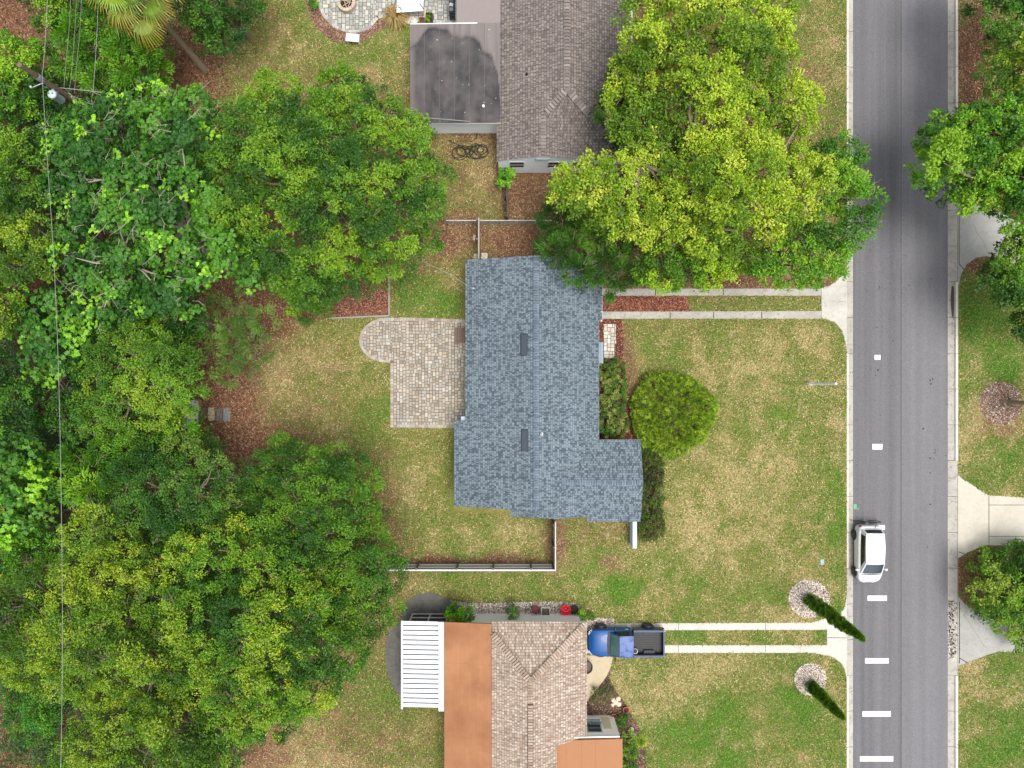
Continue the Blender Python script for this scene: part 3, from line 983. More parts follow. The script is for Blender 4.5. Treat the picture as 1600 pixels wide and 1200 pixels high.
# ------------------------------------------------------------ houses
def slab(mb, poly, zf, t=.10, udir='y', m=0, lift=0.0):
    """roof slope over a plan polygon; uv: u along the eave, v up the slope"""
    ar = sum(poly[k][0] * poly[(k + 1) % len(poly)][1] - poly[(k + 1) % len(poly)][0] * poly[k][1] for k in range(len(poly)))
    if ar < 0: poly = poly[::-1]
    z = lambda x, y: zf(x, y) + lift
    def uv(x, y):
        if udir == 'y':
            k = math.hypot(1, zf(1, y) - zf(0, y)); return (y, x * k)
        k = math.hypot(1, zf(x, 1) - zf(x, 0)); return (x, y * k)
    mb.face([(x, y, z(x, y)) for x, y in poly], uv=[uv(x, y) for x, y in poly], m=m)
    mb.face([(x, y, z(x, y) - t) for x, y in poly[::-1]], m=1)
    for k in range(len(poly)):
        a, b = poly[k], poly[(k + 1) % len(poly)]
        mb.face([(*a, z(*a) - t), (*b, z(*b) - t), (*b, z(*b)), (*a, z(*a))], m=1)


def caps(name, a, b, cols, parent, w=.16, step=.15, lift=.035, drop=.05, seed=1):
    """overlapping ridge shingles from a to b"""
    rng = random.Random(seed)
    a = Vector(a); b = Vector(b); d = (b - a); L = d.length; d /= L
    s = Vector((-d.y, d.x, 0)).normalized()
    mb = MB(); n = int(L / step)
    for k in range(n):
        p = a + d * (k * step); q = a + d * ((k + 1) * step - .045)
        c = rng.choice(cols); kk = rng.uniform(.92, 1.08); c = tuple(v * kk for v in c)
        up0 = Vector((0, 0, lift)); up1 = Vector((0, 0, lift + .016)); dn = Vector((0, 0, -drop))
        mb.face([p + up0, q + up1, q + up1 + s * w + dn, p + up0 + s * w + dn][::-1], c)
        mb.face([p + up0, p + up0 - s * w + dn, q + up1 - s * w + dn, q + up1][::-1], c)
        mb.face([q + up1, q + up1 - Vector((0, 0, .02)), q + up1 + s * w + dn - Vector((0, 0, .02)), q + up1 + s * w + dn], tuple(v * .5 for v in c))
    return mb.build(name, CAP_BLUE, parent)


def window(parent, c, wid, hgt, face, frame=WHITE, glass=GLASS_D, bars=1, label=None):
    """face: 'n','s','e','w' = the side of the wall it sits on; c = centre on the wall plane"""
    nx, ny = {'n': (0, 1), 's': (0, -1), 'e': (1, 0), 'w': (-1, 0)}[face]
    tx, ty = -ny, nx
    def bx(mb, u0, u1, z0, z1, d0, d1):
        pts = [(c[0] + tx * u + nx * d, c[1] + ty * u + ny * d) for u, d in ((u0, d0), (u1, d0), (u1, d1), (u0, d1))]
        mb.prism(pts, z0, z1)
    zc = c[2]; h2, w2 = hgt / 2, wid / 2
    mb = MB()
    bx(mb, -w2 - .06, -w2, zc - h2 - .06, zc + h2 + .06, 0, .022); bx(mb, w2, w2 + .06, zc - h2 - .06, zc + h2 + .06, 0, .022)
    bx(mb, -w2, w2, zc + h2, zc + h2 + .06, 0, .022); bx(mb, -w2, w2, zc - h2 - .06, zc - h2, 0, .035)
    for k in range(bars):
        z = zc - h2 + hgt * (k + 1) / (bars + 1)
        bx(mb, -w2, w2, z - .02, z + .02, .012, .020)
    f = mb.build("window", frame, parent)
    if label: f["label"] = label
    g = MB(); bx(g, -w2, w2, zc - h2, zc + h2, .004, .012)
    g.build("pane", glass, f)
    return f


def door(parent, c, face, mat, w=.92, h=2.03):
    nx, ny = {'n': (0, 1), 's': (0, -1), 'e': (1, 0), 'w': (-1, 0)}[face]
    tx, ty = -ny, nx
    def bx(mb, u0, u1, z0, z1, d0, d1):
        mb.prism([(c[0] + tx * u + nx * d, c[1] + ty * u + ny * d) for u, d in ((u0, d0), (u1, d0), (u1, d1), (u0, d1))], z0, z1)
    mb = MB(); bx(mb, -w / 2, w / 2, .05, h, 0, .04)
    bx(mb, -w / 2 + .12, w / 2 - .12, 1.2, h - .15, .04, .055); bx(mb, -w / 2 + .12, w / 2 - .12, .2, 1.0, .04, .055)
    bx(mb, -w / 2 - .08, -w / 2, .05, h + .08, 0, .06); bx(mb, w / 2, w / 2 + .08, .05, h + .08, 0, .06); bx(mb, -w / 2, w / 2, h, h + .08, 0, .06)
    d = mb.build("door", mat, parent)
    hb = MB(); bx(hb, w / 2 - .12, w / 2 - .06, 1.0, 1.06, .055, .11); hb.build("handle", GALV, d)


BLUES = [srgb(103, 116, 126), srgb(93, 107, 118), srgb(109, 123, 133)]
def main_house():
    t = thing("house", "single storey house under a blue grey shingle roof in the middle of the photo", "house", (1.5, 0, 0))
    Lp = lambda x, y: 4.1 - .348 * (1.44 - x)
    Rp = lambda x, y: 4.1 - .385 * (x - 1.44)
    y0, y1, y2, y3 = 7.63, -2.24, -7.53, -8.1
    mb = MB()
    slab(mb, [(-2.87, y0), (1.44, y0), (1.44, y1), (-2.87, y1)], Lp)
    slab(mb, [(-3.58, y1), (1.44, y1), (1.44, y2), (-3.58, y2)], Lp, lift=.06)
    slab(mb, [(1.44, y0), (5.56, y0), (5.56, 3.93), (1.44, 3.93)], Rp)
    slab(mb, [(1.44, 3.93), (5.34, 3.93), (5.34, -3.42), (1.44, -3.42)], Rp, lift=.045)
    slab(mb, [(1.44, -3.42), (5.34, -3.42), (5.34, -5.6), (4.62, -6.4), (4.62, y3), (2.52, y3), (2.52, y2), (1.44, y2)], Rp, lift=.045)
    slab(mb, [(-.08, -6.5), (2.52, -6.5), (2.52, y3), (-.08, y3)], lambda x, y: 3.71 - .348 * (2.52 - x), lift=-.05)
    nw = lambda x, y: 3.44 - .335 * (y + 5.93)
    sw = lambda x, y: 3.44 + .335 * (y + 5.93)
    slab(mb, [(2.9, -5.93), (2.9, -3.42), (7.9, -3.42), (7.9, -5.93)], nw, udir='x', lift=.05)
    slab(mb, [(2.9, -5.93), (7.9, -5.93), (7.9, -8.45), (4.62, -8.45), (4.62, -8.06), (2.9, -8.06)], sw, udir='x', lift=.05)
    roof = mb.build("roof", [SH_BLUE, WHITE], t)
    caps("ridge_cap", (1.44, y0 - .02, 4.1 + .06), (1.44, y2 + .02, 4.1 + .1), BLUES, roof, seed=2)
    caps("ridge_cap", (3.0, -5.93, 3.44 + .07), (7.88, -5.93, 3.44 + .07), BLUES, roof, seed=3)
    # walls stand back under the eaves
    mb = MB()
    wl = [(-2.5, 7.35), (5.15, 7.35), (5.15, 3.8), (4.95, 3.8), (4.95, -3.75), (7.55, -3.75), (7.55, -8.1), (4.5, -8.1), (4.5, -7.75), (-.0, -7.75), (-.0, -7.2), (-3.15, -7.2), (-3.15, -2.0), (-2.5, -2.0)]
    mb.prism(wl, 0, 2.45)
    for yy in (7.35, -7.2):   # gable triangles
        a = -2.5 if yy > 0 else -3.15
        mb.prism([(a, yy - .06), (5.1 if yy > 0 else 4.4, yy - .06), (5.1 if yy > 0 else 4.4, yy + .06), (a, yy + .06)], 2.4, lambda x, y: min(Lp(x, y), Rp(x, y)) - .12)
    pts = [(7.65, -3.9), (7.65, -5.93), (7.65, -8.0)]
    mb.face([(7.55, -3.9, 2.45), (7.55, -5.93, 3.3), (7.55, -8.0, 2.45)][::-1])
    walls = mb.build("wall", plain("blue_grey_wall", srgb(150, 168, 184), .7, .06, 2, bmp=.1), t)
    for y in (6.2, 0.5, -2.6):
        window(t, (4.955 if y < 3.8 else 5.155, y, 1.5), 1.5, 1.1, 'e')
    door(t, (4.955, 1.9, 0), 'e', plain("front_door", srgb(70, 60, 56), .5, .1, 4))
    window(t, (7.555, -5.9, 1.5), 2.0, 1.1, 'e')
    for y in (6.0, -4.2, -6.2):
        window(t, (-2.505 if y > -2 else -3.155, y, 1.5), 1.2, 1.0, 'w')
    door(t, (-2.505, 2.9, 0), 'w', WHITE, 1.7)
    window(t, (1.4, 7.355, 1.5), 1.2, 1.0, 'n'); window(t, (-1.6, -7.205, 1.5), 1.0, .9, 's'); window(t, (6.1, -8.105, 1.5), 1.0, .9, 's')
    # gutters with straps along the street side
    def gutter(a, b, z):
        a = Vector((*a, z)); b = Vector((*b, z)); d = (b - a).normalized(); n = Vector((d.y, -d.x, 0))
        mb = MB()
        w, h = .11, .11
        prof = [(-.0, 0), (.0, -h), (w * .8, -h), (w, 0.0), (w - .012, 0.0), (w * .8 - .01, -h + .012), (.012, -h + .012), (.012, 0)]
        rows = [[p + n * u + Vector((0, 0, v)) for u, v in prof] for p in (a, b)]
        mb.grid(rows, smooth=False, close=True)
        for k in range(int((b - a).length / .95) + 1):
            p = a + d * (.3 + k * .95)
            if (p - a).length < (b - a).length:
                q = p + d * .03
                mb.prism([tuple((p)[:2]), tuple((q)[:2]), tuple((q + n * (w + .004))[:2]), tuple((p + n * (w + .004))[:2])], z + .002, z + .010)
        mb.build("gutter", WHITE, roof)
    gutter((5.345, 3.86), (5.345, -3.40), 2.62)
    gutter((5.565, 7.6), (5.565, 3.86), 2.54)
    gutter((5.46, -3.415), (7.88, -3.415), 2.62)
    # roof furniture
    for (px, py) in ((819, 538.5), (820, 688)):
        x, y = W2(px, py, 4.0)
        mb = MB(); z = Lp(x, y)
        k = .348
        mb.prism([(x - .17, y - .6), (x + .17, y - .6), (x + .17, y + .6), (x - .17, y + .6)], lambda a, b: z - .05 + (a - x) * k, lambda a, b: z + .17 + (a - x) * k * .6)
        mb.prism([(x - .23, y - .66), (x + .2, y - .66), (x + .2, y + .66), (x - .23, y + .66)], lambda a, b: z + .06 + (a - x) * k, lambda a, b: z + .09 + (a - x) * k)
        mb.build("roof_vent", plain("slate_metal", srgb(40, 50, 62), .5, .1, 4) if "slate_metal" not in bpy.data.materials else bpy.data.materials["slate_metal"], roof)
    x, y = W2(846, 678, 4.0); z = Rp(x, y)
    mb = MB(); mb.lathe((x, y, z), [(.10, .03), (.09, .06), (.05, .08), (.05, .3), (.035, .3), (.035, .1)], 12); mb.build("vent_pipe", WHITE, roof)
    # service mast with its weatherhead
    x, y = W2(742, 452, 3.3); z = Lp(x, y)
    mb = MB(); mb.tube([(x, y, z - .1), (x, y, z + .75)], .03, 8); mb.tube([(x, y, z + .75), (x - .06, y + .02, z + .83), (x - .16, y + .05, z + .78)], [.05, .06, .05], 8)
    mb.tube([(x, y, z + .6), (x - .35, y + .28, z + .25), (x - .7, y + .1, z - .02)], .012, 5)
    mb.build("service_mast", GALV, roof)
    # small flat hood over the front door
    mb = MB()
    mb.prism([W2(935.5, 535, 2.45), W2(941.5, 535, 2.45), W2(941.5, 568, 2.45), W2(935.5, 568, 2.45)], 2.44, 2.52) if False else mb.box(5.46, 5.62, 1.28, 2.58, 2.40, 2.46)
    mb.tube([(5.58, 1.33, 2.40), (4.98, 1.33, 1.9)], .02, 6); mb.tube([(5.58, 2.53, 2.40), (4.98, 2.53, 1.9)], .02, 6)
    mb.box(4.95, 5.46, 1.28, 2.58, 2.38, 2.43)
    mb.build("door_hood", plain("hood_grey", srgb(122, 138, 150), .7, .06, 3), t)
    # low wing wall running out from the corner
    mb = MB()
    mb.prism([(7.66, -8.1), (7.88, -8.1), (7.88, -10.38), (7.66, -10.38)], 0, 1.25)
    mb.prism([(7.64, -8.1), (7.90, -8.1), (7.90, -10.40), (7.64, -10.40)], 1.25, 1.31)
    mb.build("wing_wall", plain("pale_blue_wall", srgb(188, 204, 220), .7, .05, 2), t)
    mb = MB(); mb.box(5.5, 6.4, 2.95, 3.35, 0, .02)
    return t


main_house()

GREYB = [srgb(118, 110, 106), srgb(126, 118, 113), srgb(110, 102, 98), srgb(140, 132, 127)]
def north_house():
    t = thing("house", "neighbouring house with a brown shingle roof and pale aqua walls at the top", "house", (2, 20, 0))
    Wp = lambda x, y: 4.04 - .36 * (3.26 - x)
    Ep = lambda x, y: 4.04 - .36 * (x - 3.26)
    Sp = lambda x, y: 4.04 - .36 * (17.5 - y)
    Y = 42
    mb = MB()
    slab(mb, [(-.94, 13.72), (1.88, 13.72), (1.88, 16.12), (3.26, 17.5), (3.26, Y), (-.94, Y)], Wp)
    slab(mb, [(3.26, 17.5), (7.04, 13.72), (7.27, 13.49), (7.27, Y), (3.26, Y)], Ep)
    slab(mb, [(3.26, 17.5), (1.88, 16.12), (1.9, 13.9), (4.3, 13.72), (7.04, 13.72)], Sp, udir='x')
    slab(mb, [(1.88, 13.72), (4.75, 13.72), (4.75, 14.2), (1.88, 16.5)], lambda x, y: 3.543 - .33 * (x - 1.88), lift=.012)
    roof = mb.build("roof", [SH_BROWN, WHITE], t)
    caps("ridge_cap", (3.26, Y - 12, 4.06), (3.26, 17.5, 4.06), GREYB, roof, w=.17, step=.2, seed=5)
    caps("ridge_cap", (3.26, 17.5, 4.05), (7.0, 13.76, 2.72), GREYB, roof, w=.2, step=.2, drop=-.01, lift=.075, seed=6)
    caps("ridge_cap", (3.26, 17.5, 4.05), (1.9, 16.14, 3.56), GREYB, roof, w=.2, step=.2, drop=-.01, lift=.075, seed=7)
    caps("ridge_cap", (1.88, 16.12, 3.56), (1.88, 13.76, 3.56), GREYB, roof, w=.16, step=.2, seed=8)
    x, y = W2(823, 113, 3.5); mb = MB(); mb.lathe((x, y, Wp(x, y)), [(.08, 0), (.08, .05), (.04, .08), (.04, .25), (.0, .25)], 10); mb.build("vent_pipe", BLACK, roof)
    mb = MB()
    mb.prism([(-.85, 13.75), (4.62, 13.75), (4.62, 14.3), (6.9, 14.3), (6.9, 40), (-.85, 40)], 0, 2.5)
    mb.face([(-.85, 13.75, 2.5), (1.88, 13.75, 3.43), (4.62, 13.75, 2.5)])
    mb.build("wall", AQUA, t)
    mb = MB()   # gable trim and louvre
    for a, b in (((-.98, 13.70, 2.40), (1.88, 13.70, 3.42)), ((1.88, 13.70, 3.42), (4.76, 13.70, 2.46))):
        mb.face([(a[0], a[1], a[2]), (b[0], b[1], b[2]), (b[0], b[1], b[2] + .12), (a[0], a[1], a[2] + .12)])
    mb.build("gable_trim", WHITE, t)
    mb = MB(); mb.prism([(1.42, 13.73), (2.34, 13.73), (2.34, 13.70), (1.42, 13.70)], 2.72, lambda x, y: 3.02 + .28 * (1 - abs(x - 1.88) / .46))
    for k in range(4): mb.box(1.46, 2.3, 13.66, 13.70, 2.76 + k * .08, 2.79 + k * .08)
    mb.build("gable_vent", plain("louvre_grey", srgb(150, 156, 156), .6, .1, 4), t)
    window(t, (.3, 13.745, 1.7), .85, 1.1, 's')
    window(t, (2.72, 13.745, 1.7), .9, 1.1, 's')
    window(t, (4.2, 13.745, 1.7), .8, 1.1, 's')
    # low flat wing on the west, with ponding stains
    nx, ny = 66, 76
    mb = MB()
    X0, X1, Y0, Y1 = -6.25, -.72, 16.0, 22.1
    rows = []
    i0 = 0
    zf = lambda x, y: 2.62 + (x - X0) * .025
    me_c = []
    for j in range(ny + 1):
        row = []
        for i in range(nx + 1):
            row.append((X0 + (X1 - X0) * i / nx, Y0 + (Y1 - Y0) * j / ny, zf(X0 + (X1 - X0) * i / nx, 0)))
        rows.append(row)
    mb.grid(rows, smooth=False)
    P = np.array(mb.v); u = (P[:, 0] - X0) / (X1 - X0); v = (P[:, 1] - Y0) / (Y1 - Y0)
    # the tide line of the old puddles: high plateau on the left, stepping down to the right
    top = np.interp(u, [0, .09, .14, .2, .33, .42, .47, .5, .7, .78, .8, .9, .97, 1.0], [0.78, .83, .90, .955, .96, .93, .87, .875, .86, .80, .73, .68, .5, .25])
    top = top + (fbm(P[:, 0] * 10, P[:, 1] * 10, 6, 40) - .5) * .05
    s = 1 / (1 + np.exp(-(top - v) * 60))
    s = s * np.clip((u - .0) * 14, .35, 1)
    rim = np.exp(-((top - v - .02) / .02) ** 2) * .35
    s = np.clip(s * (.62 + .5 * fbm(P[:, 0] * 14, P[:, 1] * 3, 7, 44)) + rim * 1.4 + .5 * np.exp(-(((u - .3) / .06) ** 2 + ((v - .38) / .16) ** 2)) + .45 * np.exp(-(((u - .57) / .05) ** 2 + ((v - .3) / .08) ** 2)) + .4 * np.exp(-(((u - .9) / .06) ** 2 + ((v - .18) / .1) ** 2)), 0, 1)
    mb.c = [(a, a, a) for a in s]
    fr = mb.build("flat_roof", STAIN, t)
    fr["label"] = "flat grey roll roof blotched with dark ponding stains"
    mb = MB()
    for k in range(1, 6):   # lap seams
        x = X0 + (X1 - X0) * (k / 6.0) - .05
        mb.box(x - .012, x + .012, Y0 + .02, Y1 - .02, zf(x, 0), zf(x, 0) + .008)
    mb.build("lap_seam", plain("seam_grey", srgb(92, 88, 88), .9, .2, 8), fr)
    mb = MB()
    mb.box(X0, X1, Y0, Y0 + .02, 2.45, 2.615); mb.box(X0, X0 + .02, Y0 + .02, Y1 - .03, 2.45, 2.615)
    mb.prism([(X0, Y1 - .03), (X1 - 1.4, Y1 - .03), (X1 - 1.4, Y1 + .03), (X0, Y1 + .03)], 2.45, lambda x, y: zf(x, y) + .03)
    mb.box(X0 + .02, X1, Y0 + .02, Y1 - .03, 2.5, 2.6)
    mb.build("fascia", WHITE, fr)
    mb = MB(); mb.box(-3.4, X1, Y1 + .03, 40, 2.5, 2.68); mb.build("flat_roof", plain("grey_roll_roofing_plain", srgb(128, 119, 116), .85, .08, 3), t)
    mb = MB(); mb.box(-5.95, -.86, 16.32, 22, 0, 2.45); mb.box(-3.2, -.86, 22, 40, 0, 2.5); mb.build("wall", AQUA, t)
    mb = MB(); mb.lathe((-1.75, 17.0, zf(-1.75, 0)), [(.09, 0), (.09, .12), (.05, .16), (.0, .16)], 10); mb.build("vent_pipe", WHITE, fr)
    # corner board of another building edge at the east eave
    mb = MB(); mb.box(7.28, 7.40, 18.8, 40, 2.52, 2.64); mb.build("gutter", WHITE, roof)


north_house()

TANS = [srgb(158, 141, 125), srgb(146, 128, 112), srgb(166, 150, 135), srgb(136, 118, 102)]
def south_house():
    t = thing("house", "neighbouring house with tan shingles and orange roll roofs at the bottom", "house", (1, -22, 0))
    Wp = lambda x, y: 3.86 - .36 * (1.1 - x)
    Ep = lambda x, y: 3.86 - .36 * (x - 1.1)
    Np = lambda x, y: 3.86 - .4 * (y + 17.75)
    Y = -42
    mb = MB()
    slab(mb, [(4.6, -14.6), (4.6, -21.6), (2.7, -21.9), (2.7, Y), (1.1, Y), (1.1, -17.75)], Ep)
    slab(mb, [(1.1, -17.75), (1.1, Y), (-1.25, Y), (-1.25, -15.1)], Wp)
    slab(mb, [(4.6, -14.6), (1.1, -17.75), (-1.25, -15.1), (-1.25, -14.6)], Np, udir='x')
    roof = mb.build("roof", [SH_TAN, WHITE], t)
    caps("ridge_cap", (1.1, -17.75, 3.9), (4.56, -14.64, 2.66), TANS, roof, w=.2, step=.17, drop=-.01, lift=.075, seed=11)
    caps("ridge_cap", (1.1, -17.75, 3.9), (-1.2, -15.15, 3.04), TANS, roof, w=.2, step=.17, drop=-.01, lift=.075, seed=12)
    caps("ridge_cap", (1.1, -17.8, 3.89), (1.1, -19.1, 3.89), TANS, roof, w=.17, step=.17, seed=13)
    mb = MB(); mb.box(.93, 1.27, -34, -19.1, 3.80, 3.90); mb.build("ridge_vent", plain("ridge_vent_dark", srgb(84, 70, 64), .9, .1, 4), roof)
    caps("ridge_cap", (1.1, -19.16, 3.90), (1.1, -33.9, 3.90), TANS, roof, w=.14, step=.17, drop=.015, seed=14)
    mb = MB()
    zo = lambda x, y: 2.66 + (x + 4.15) * .125
    mb.prism([(-4.15, -14.6), (-1.26, -14.6), (-1.26, -42), (-4.15, -42)], lambda x, y: zo(x, y) - .12, zo)
    fr = mb.build("flat_roof", ORANGE, t); fr["label"] = "long flat terracotta orange roll roof"
    mb = MB()
    for x in (-3.2, -2.25): mb.prism([(x - .008, -14.62), (x + .008, -14.62), (x + .008, -41), (x - .008, -41)], zo, lambda a, b: zo(a, b) + .006)
    for y in (-17.1, -21.6, -24.9): mb.prism([(-4.1, y - .006), (-1.3, y - .006), (-1.3, y + .006), (-4.1, y + .006)], zo, lambda a, b: zo(a, b) + .005)
    mb.build("lap_seam", plain("orange_seam", srgb(150, 100, 66), .9, .1, 6), fr)
    mb = MB()
    mb.prism([(2.7, -21.72), (6.76, -21.72), (6.76, -42), (2.7, -42)], 2.62, lambda x, y: 2.98 - (x - 2.7) * .05)
    fr = mb.build("flat_roof", plain("pale_terracotta_roofing", srgb(152, 106, 72), .85, .06, 2), t); fr["label"] = "pale orange roll roof over the front room"
    mb = MB()
    for x in (3.3, 4.25, 5.1): mb.box(x - .01, x + .01, -41, -21.74, 2.80, 2.985 - (x - 2.7) * .05 + .004)
    mb.build("lap_seam", bpy.data.materials["orange_seam"], fr)
    # white ribbed patio cover
    mb = MB()
    zc = lambda x, y: 2.42 + (x + 6.8) * .05
    n = 18
    pw = 5.36 / n
    for k in range(n):      # one shallow pan per sheet, lapped over a dark channel
        ya = -14.62 - pw * k; yb = ya - pw + .065
        mb.prism([(-6.72, ya), (-4.5, ya), (-4.5, yb), (-6.72, yb)], lambda x, y: zc(x, y) - .05, lambda x, y, ya=ya: zc(x, y) - (ya - y) * .04)
    pc = mb.build("patio_cover", WHITE_METAL, t); pc["label"] = "white ribbed metal patio cover"
    mb = MB()
    mb.prism([(-6.70, -14.64), (-4.5, -14.64), (-4.5, -19.98), (-6.70, -19.98)], lambda x, y: zc(x, y) - .10, lambda x, y: zc(x, y) - .055)
    mb.build("pan_groove", plain("groove_grey", srgb(70, 73, 76), .8, .2, 3), pc)  # dark grey sheet below the pans, visible through their gaps
    mb = MB(); mb.box(-4.5, -4.17, -20.05, -14.6, 2.5, 2.72); mb.box(-6.84, -6.73, -20.05, -14.6, 2.34, 2.45); mb.build("flashing", WHITE_METAL, pc)
    mb = MB()
    mb.box(-3.95, 4.3, -30, -14.93, 0, 2.55); mb.box(4.3, 6.6, -41, -21.56, 0, 2.6)
    mb.build("wall", CREAM, t)
    mb = MB(); mb.prism([(2.75, -21.55), (6.6, -21.55), (6.6, -21.62), (2.75, -21.62)], 2.55, lambda x, y: 2.94 - (x - 2.7) * .05); mb.build("fascia", WHITE, t)
    cr = plain("cream_panel", srgb(206, 196, 160), .8, .08, 4)
    for x0, x1 in ((-1.0, 1.3), (1.9, 3.9)):
        mb = MB(); mb.box(x0, x1, -14.93, -14.90, 1.75, 2.35); mb.build("wall_panel", cr, t)
    window(t, (5.15, -21.555, 1.75), .8, .95, 'n', frame=plain("teal_frame", srgb(140, 160, 160), .5, .1, 5), bars=1)
    mb = MB(); mb.box(4.72, 5.58, -21.555, -21.3, 1.08, 1.14); mb.box(4.72, 5.58, -21.32, -21.3, 1.14, 1.3)
    fb = mb.build("flower_box", plain("teal_box", srgb(120, 144, 148), .6, .1, 5), t)
    mb = MB(); rng = random.Random(4)
    for k in range(60):
        x = rng.uniform(4.76, 5.54); y = rng.uniform(-21.52, -21.34); a = rng.uniform(0, 6.28); l = .06
        mb.face([(x, y, 1.2), (x + l * math.cos(a), y + l * math.sin(a), 1.3), (x + l * math.cos(a + .6), y + l * math.sin(a + .6), 1.36)], srgb(120, 70, 50))
    mb.build("dried_flowers", LEAF, fb)
    mb = MB(); mb.box(5.75, 6.25, -21.555, -21.53, .35, 1.9); mb.build("wall_panel", cr, t)
    mb = MB(); mb.tube([(5.6, -21.5, 1.2), (5.62, -21.42, 1.24), (5.68, -21.42, 1.2)], .03, 6); mb.build("wall_lamp", BLACK, t)
    # screened porch under the cover
    for x in (-6.45, -5.3, -4.15):
        mb = MB(); mb.box(x - .04, x + .04, -15.0, -14.92, 0, 2.38); mb.build("porch_post", WHITE, t)
    for y in (-17.2, -19.6): mb = MB(); mb.box(-6.49, -6.41, y - .04, y + .04, 0, 2.38); mb.build("porch_post", WHITE, t)
    for z in (.02, .75, 2.3): mb = MB(); mb.box(-6.45, -4.15, -14.99, -14.93, z, z + .08); mb.build("porch_rail", WHITE, t)
    mb = MB(); mb.box(-6.41, -5.34, -14.97, -14.965, .83, 2.3); mb.box(-5.26, -4.19, -14.97, -14.965, .83, 2.3); mb.box(-6.40, -4.2, -14.97, -14.965, .1, .75)
    mb.build("porch_screen", plain("insect_screen", srgb(52, 54, 56), .6, .1, 4), t)
    door(t, (4.305, -18.6, 0), 'e', WHITE); window(t, (4.305, -16.6, 1.5), 1.5, 1.1, 'e')


south_house()

# ------------------------------------------------------------ fences
def rail_fence():
    t = thing("wooden_fence", "low weathered plank fence with rails and posts across the back lawn", "fence", (*W2(740, 882), 0))
    y = W2(0, 880.5)[1]
    xa, xb = W2(604, 0)[0], W2(866, 0)[0]
    h = 1.75
    rng = random.Random(3)
    mb = MB(); x = xa; k = 0
    while x < xb - .05:
        mb.box(x, x + .135, y - .055, y - .032, .04, h + rng.uniform(-.02, .02), tuple([v * rng.uniform(.8, 1.1) for v in srgb(108, 104, 100)])); x += .15
    mb.build("plank", ANY, t)
    for z in (.32, .98, h - .12):
        m = MB(); m.box(xa, xb, y - .03, y + .06, z, z + .10, srgb(206, 202, 196)); m.build("rail", ANY, t)
    for px in (656, 716.5, 771.5, 829):
        x = W2(px, 0)[0]
        m = MB(); m.obox((x, y + .085, 0), (.1, .1, h), 0, srgb(96, 88, 80), bev=.01); m.build("post", ANY, t)
        m = MB(); m.lathe((x + .0, y + .085, h - .08), [(.06, 0), (.075, .03), (.06, .07), (0, .08)], 8, srgb(150, 140, 128)); m.build("post_cap", ANY, t)
    t2 = thing("wooden_fence", "grey plank fence running from the blue grey roof down to the rail fence corner", "fence", (*W2(866, 850), 0))
    x = W2(865, 0)[0] - .0; ya, yb = W2(0, 808)[1], W2(0, 881)[1]
    mb = MB(); yy = yb
    while yy < ya:
        mb.box(x + .0, x + .025, yy, yy + .135, .04, h, tuple([v * rng.uniform(.85, 1.1) for v in srgb(150, 144, 138)])); yy += .15
    mb.box(x - .02, x + .045, yb, ya, h, h + .035, srgb(186, 182, 176))
    mb.build("plank", ANY, t2)
    for z in (.3, 1.4):
        m = MB(); m.box(x - .05, x - .002, yb, ya, z, z + .09, srgb(130, 124, 116)); m.build("rail", ANY, t2)
    for py in (812, 846, 880):
        m = MB(); m.obox((x - .1, W2(0, py)[1], 0), (.09, .09, h - .05), 0, srgb(84, 76, 70), bev=.01); m.build("post", ANY, t2)


rail_fence()


def chain_fence(name, label, a, b, h, n, wire=True):
    t = thing(name, label, "fence", ((a[0] + b[0]) / 2, (a[1] + b[1]) / 2, 0))
    A = Vector((*a, 0)); B = Vector((*b, 0)); d = B - A; L = d.length; u = d / L
    m = MB(); m.tube([A + Vector((0, 0, h)), B + Vector((0, 0, h))], .028, 6); m.build("top_rail", PALE_RAIL, t)
    for k in range(n + 1):
        p = A + d * k / n
        m = MB(); m.tube([p, p + Vector((0, 0, h - .01))], .03, 6); m.build("post", GALV, t)
    mb = MB(); s = .11; k = 0.0          # diamond mesh
    nrm = Vector((-u.y, u.x, 0)) * .002
    while k < L:
        for dr in (1, -1):
            p = A + u * k + Vector((0, 0, .03)); q = A + u * min(max(k + dr * h, 0), L)
            ln = abs((q - A - u * k).length); q = q + Vector((0, 0, .03 + min(ln, h - .06)))
            mb.face([p - nrm * 1.5, p + nrm * 1.5, q + nrm * 1.5, q - nrm * 1.5])
            w = u * .0035
            mb.face([p - w, p + w, q + w, q - w])
        k += s
    mb.build("wire_mesh", GALV, t)
    return t


PALE_RAIL = plain("pale_rail", srgb(196, 196, 192), .5, .1, 5)
chain_fence("chain_link_fence", "chain link fence with a pale top rail between the aqua and blue grey houses", W2(700, 351), W2(862, 351), 1.2, 4)


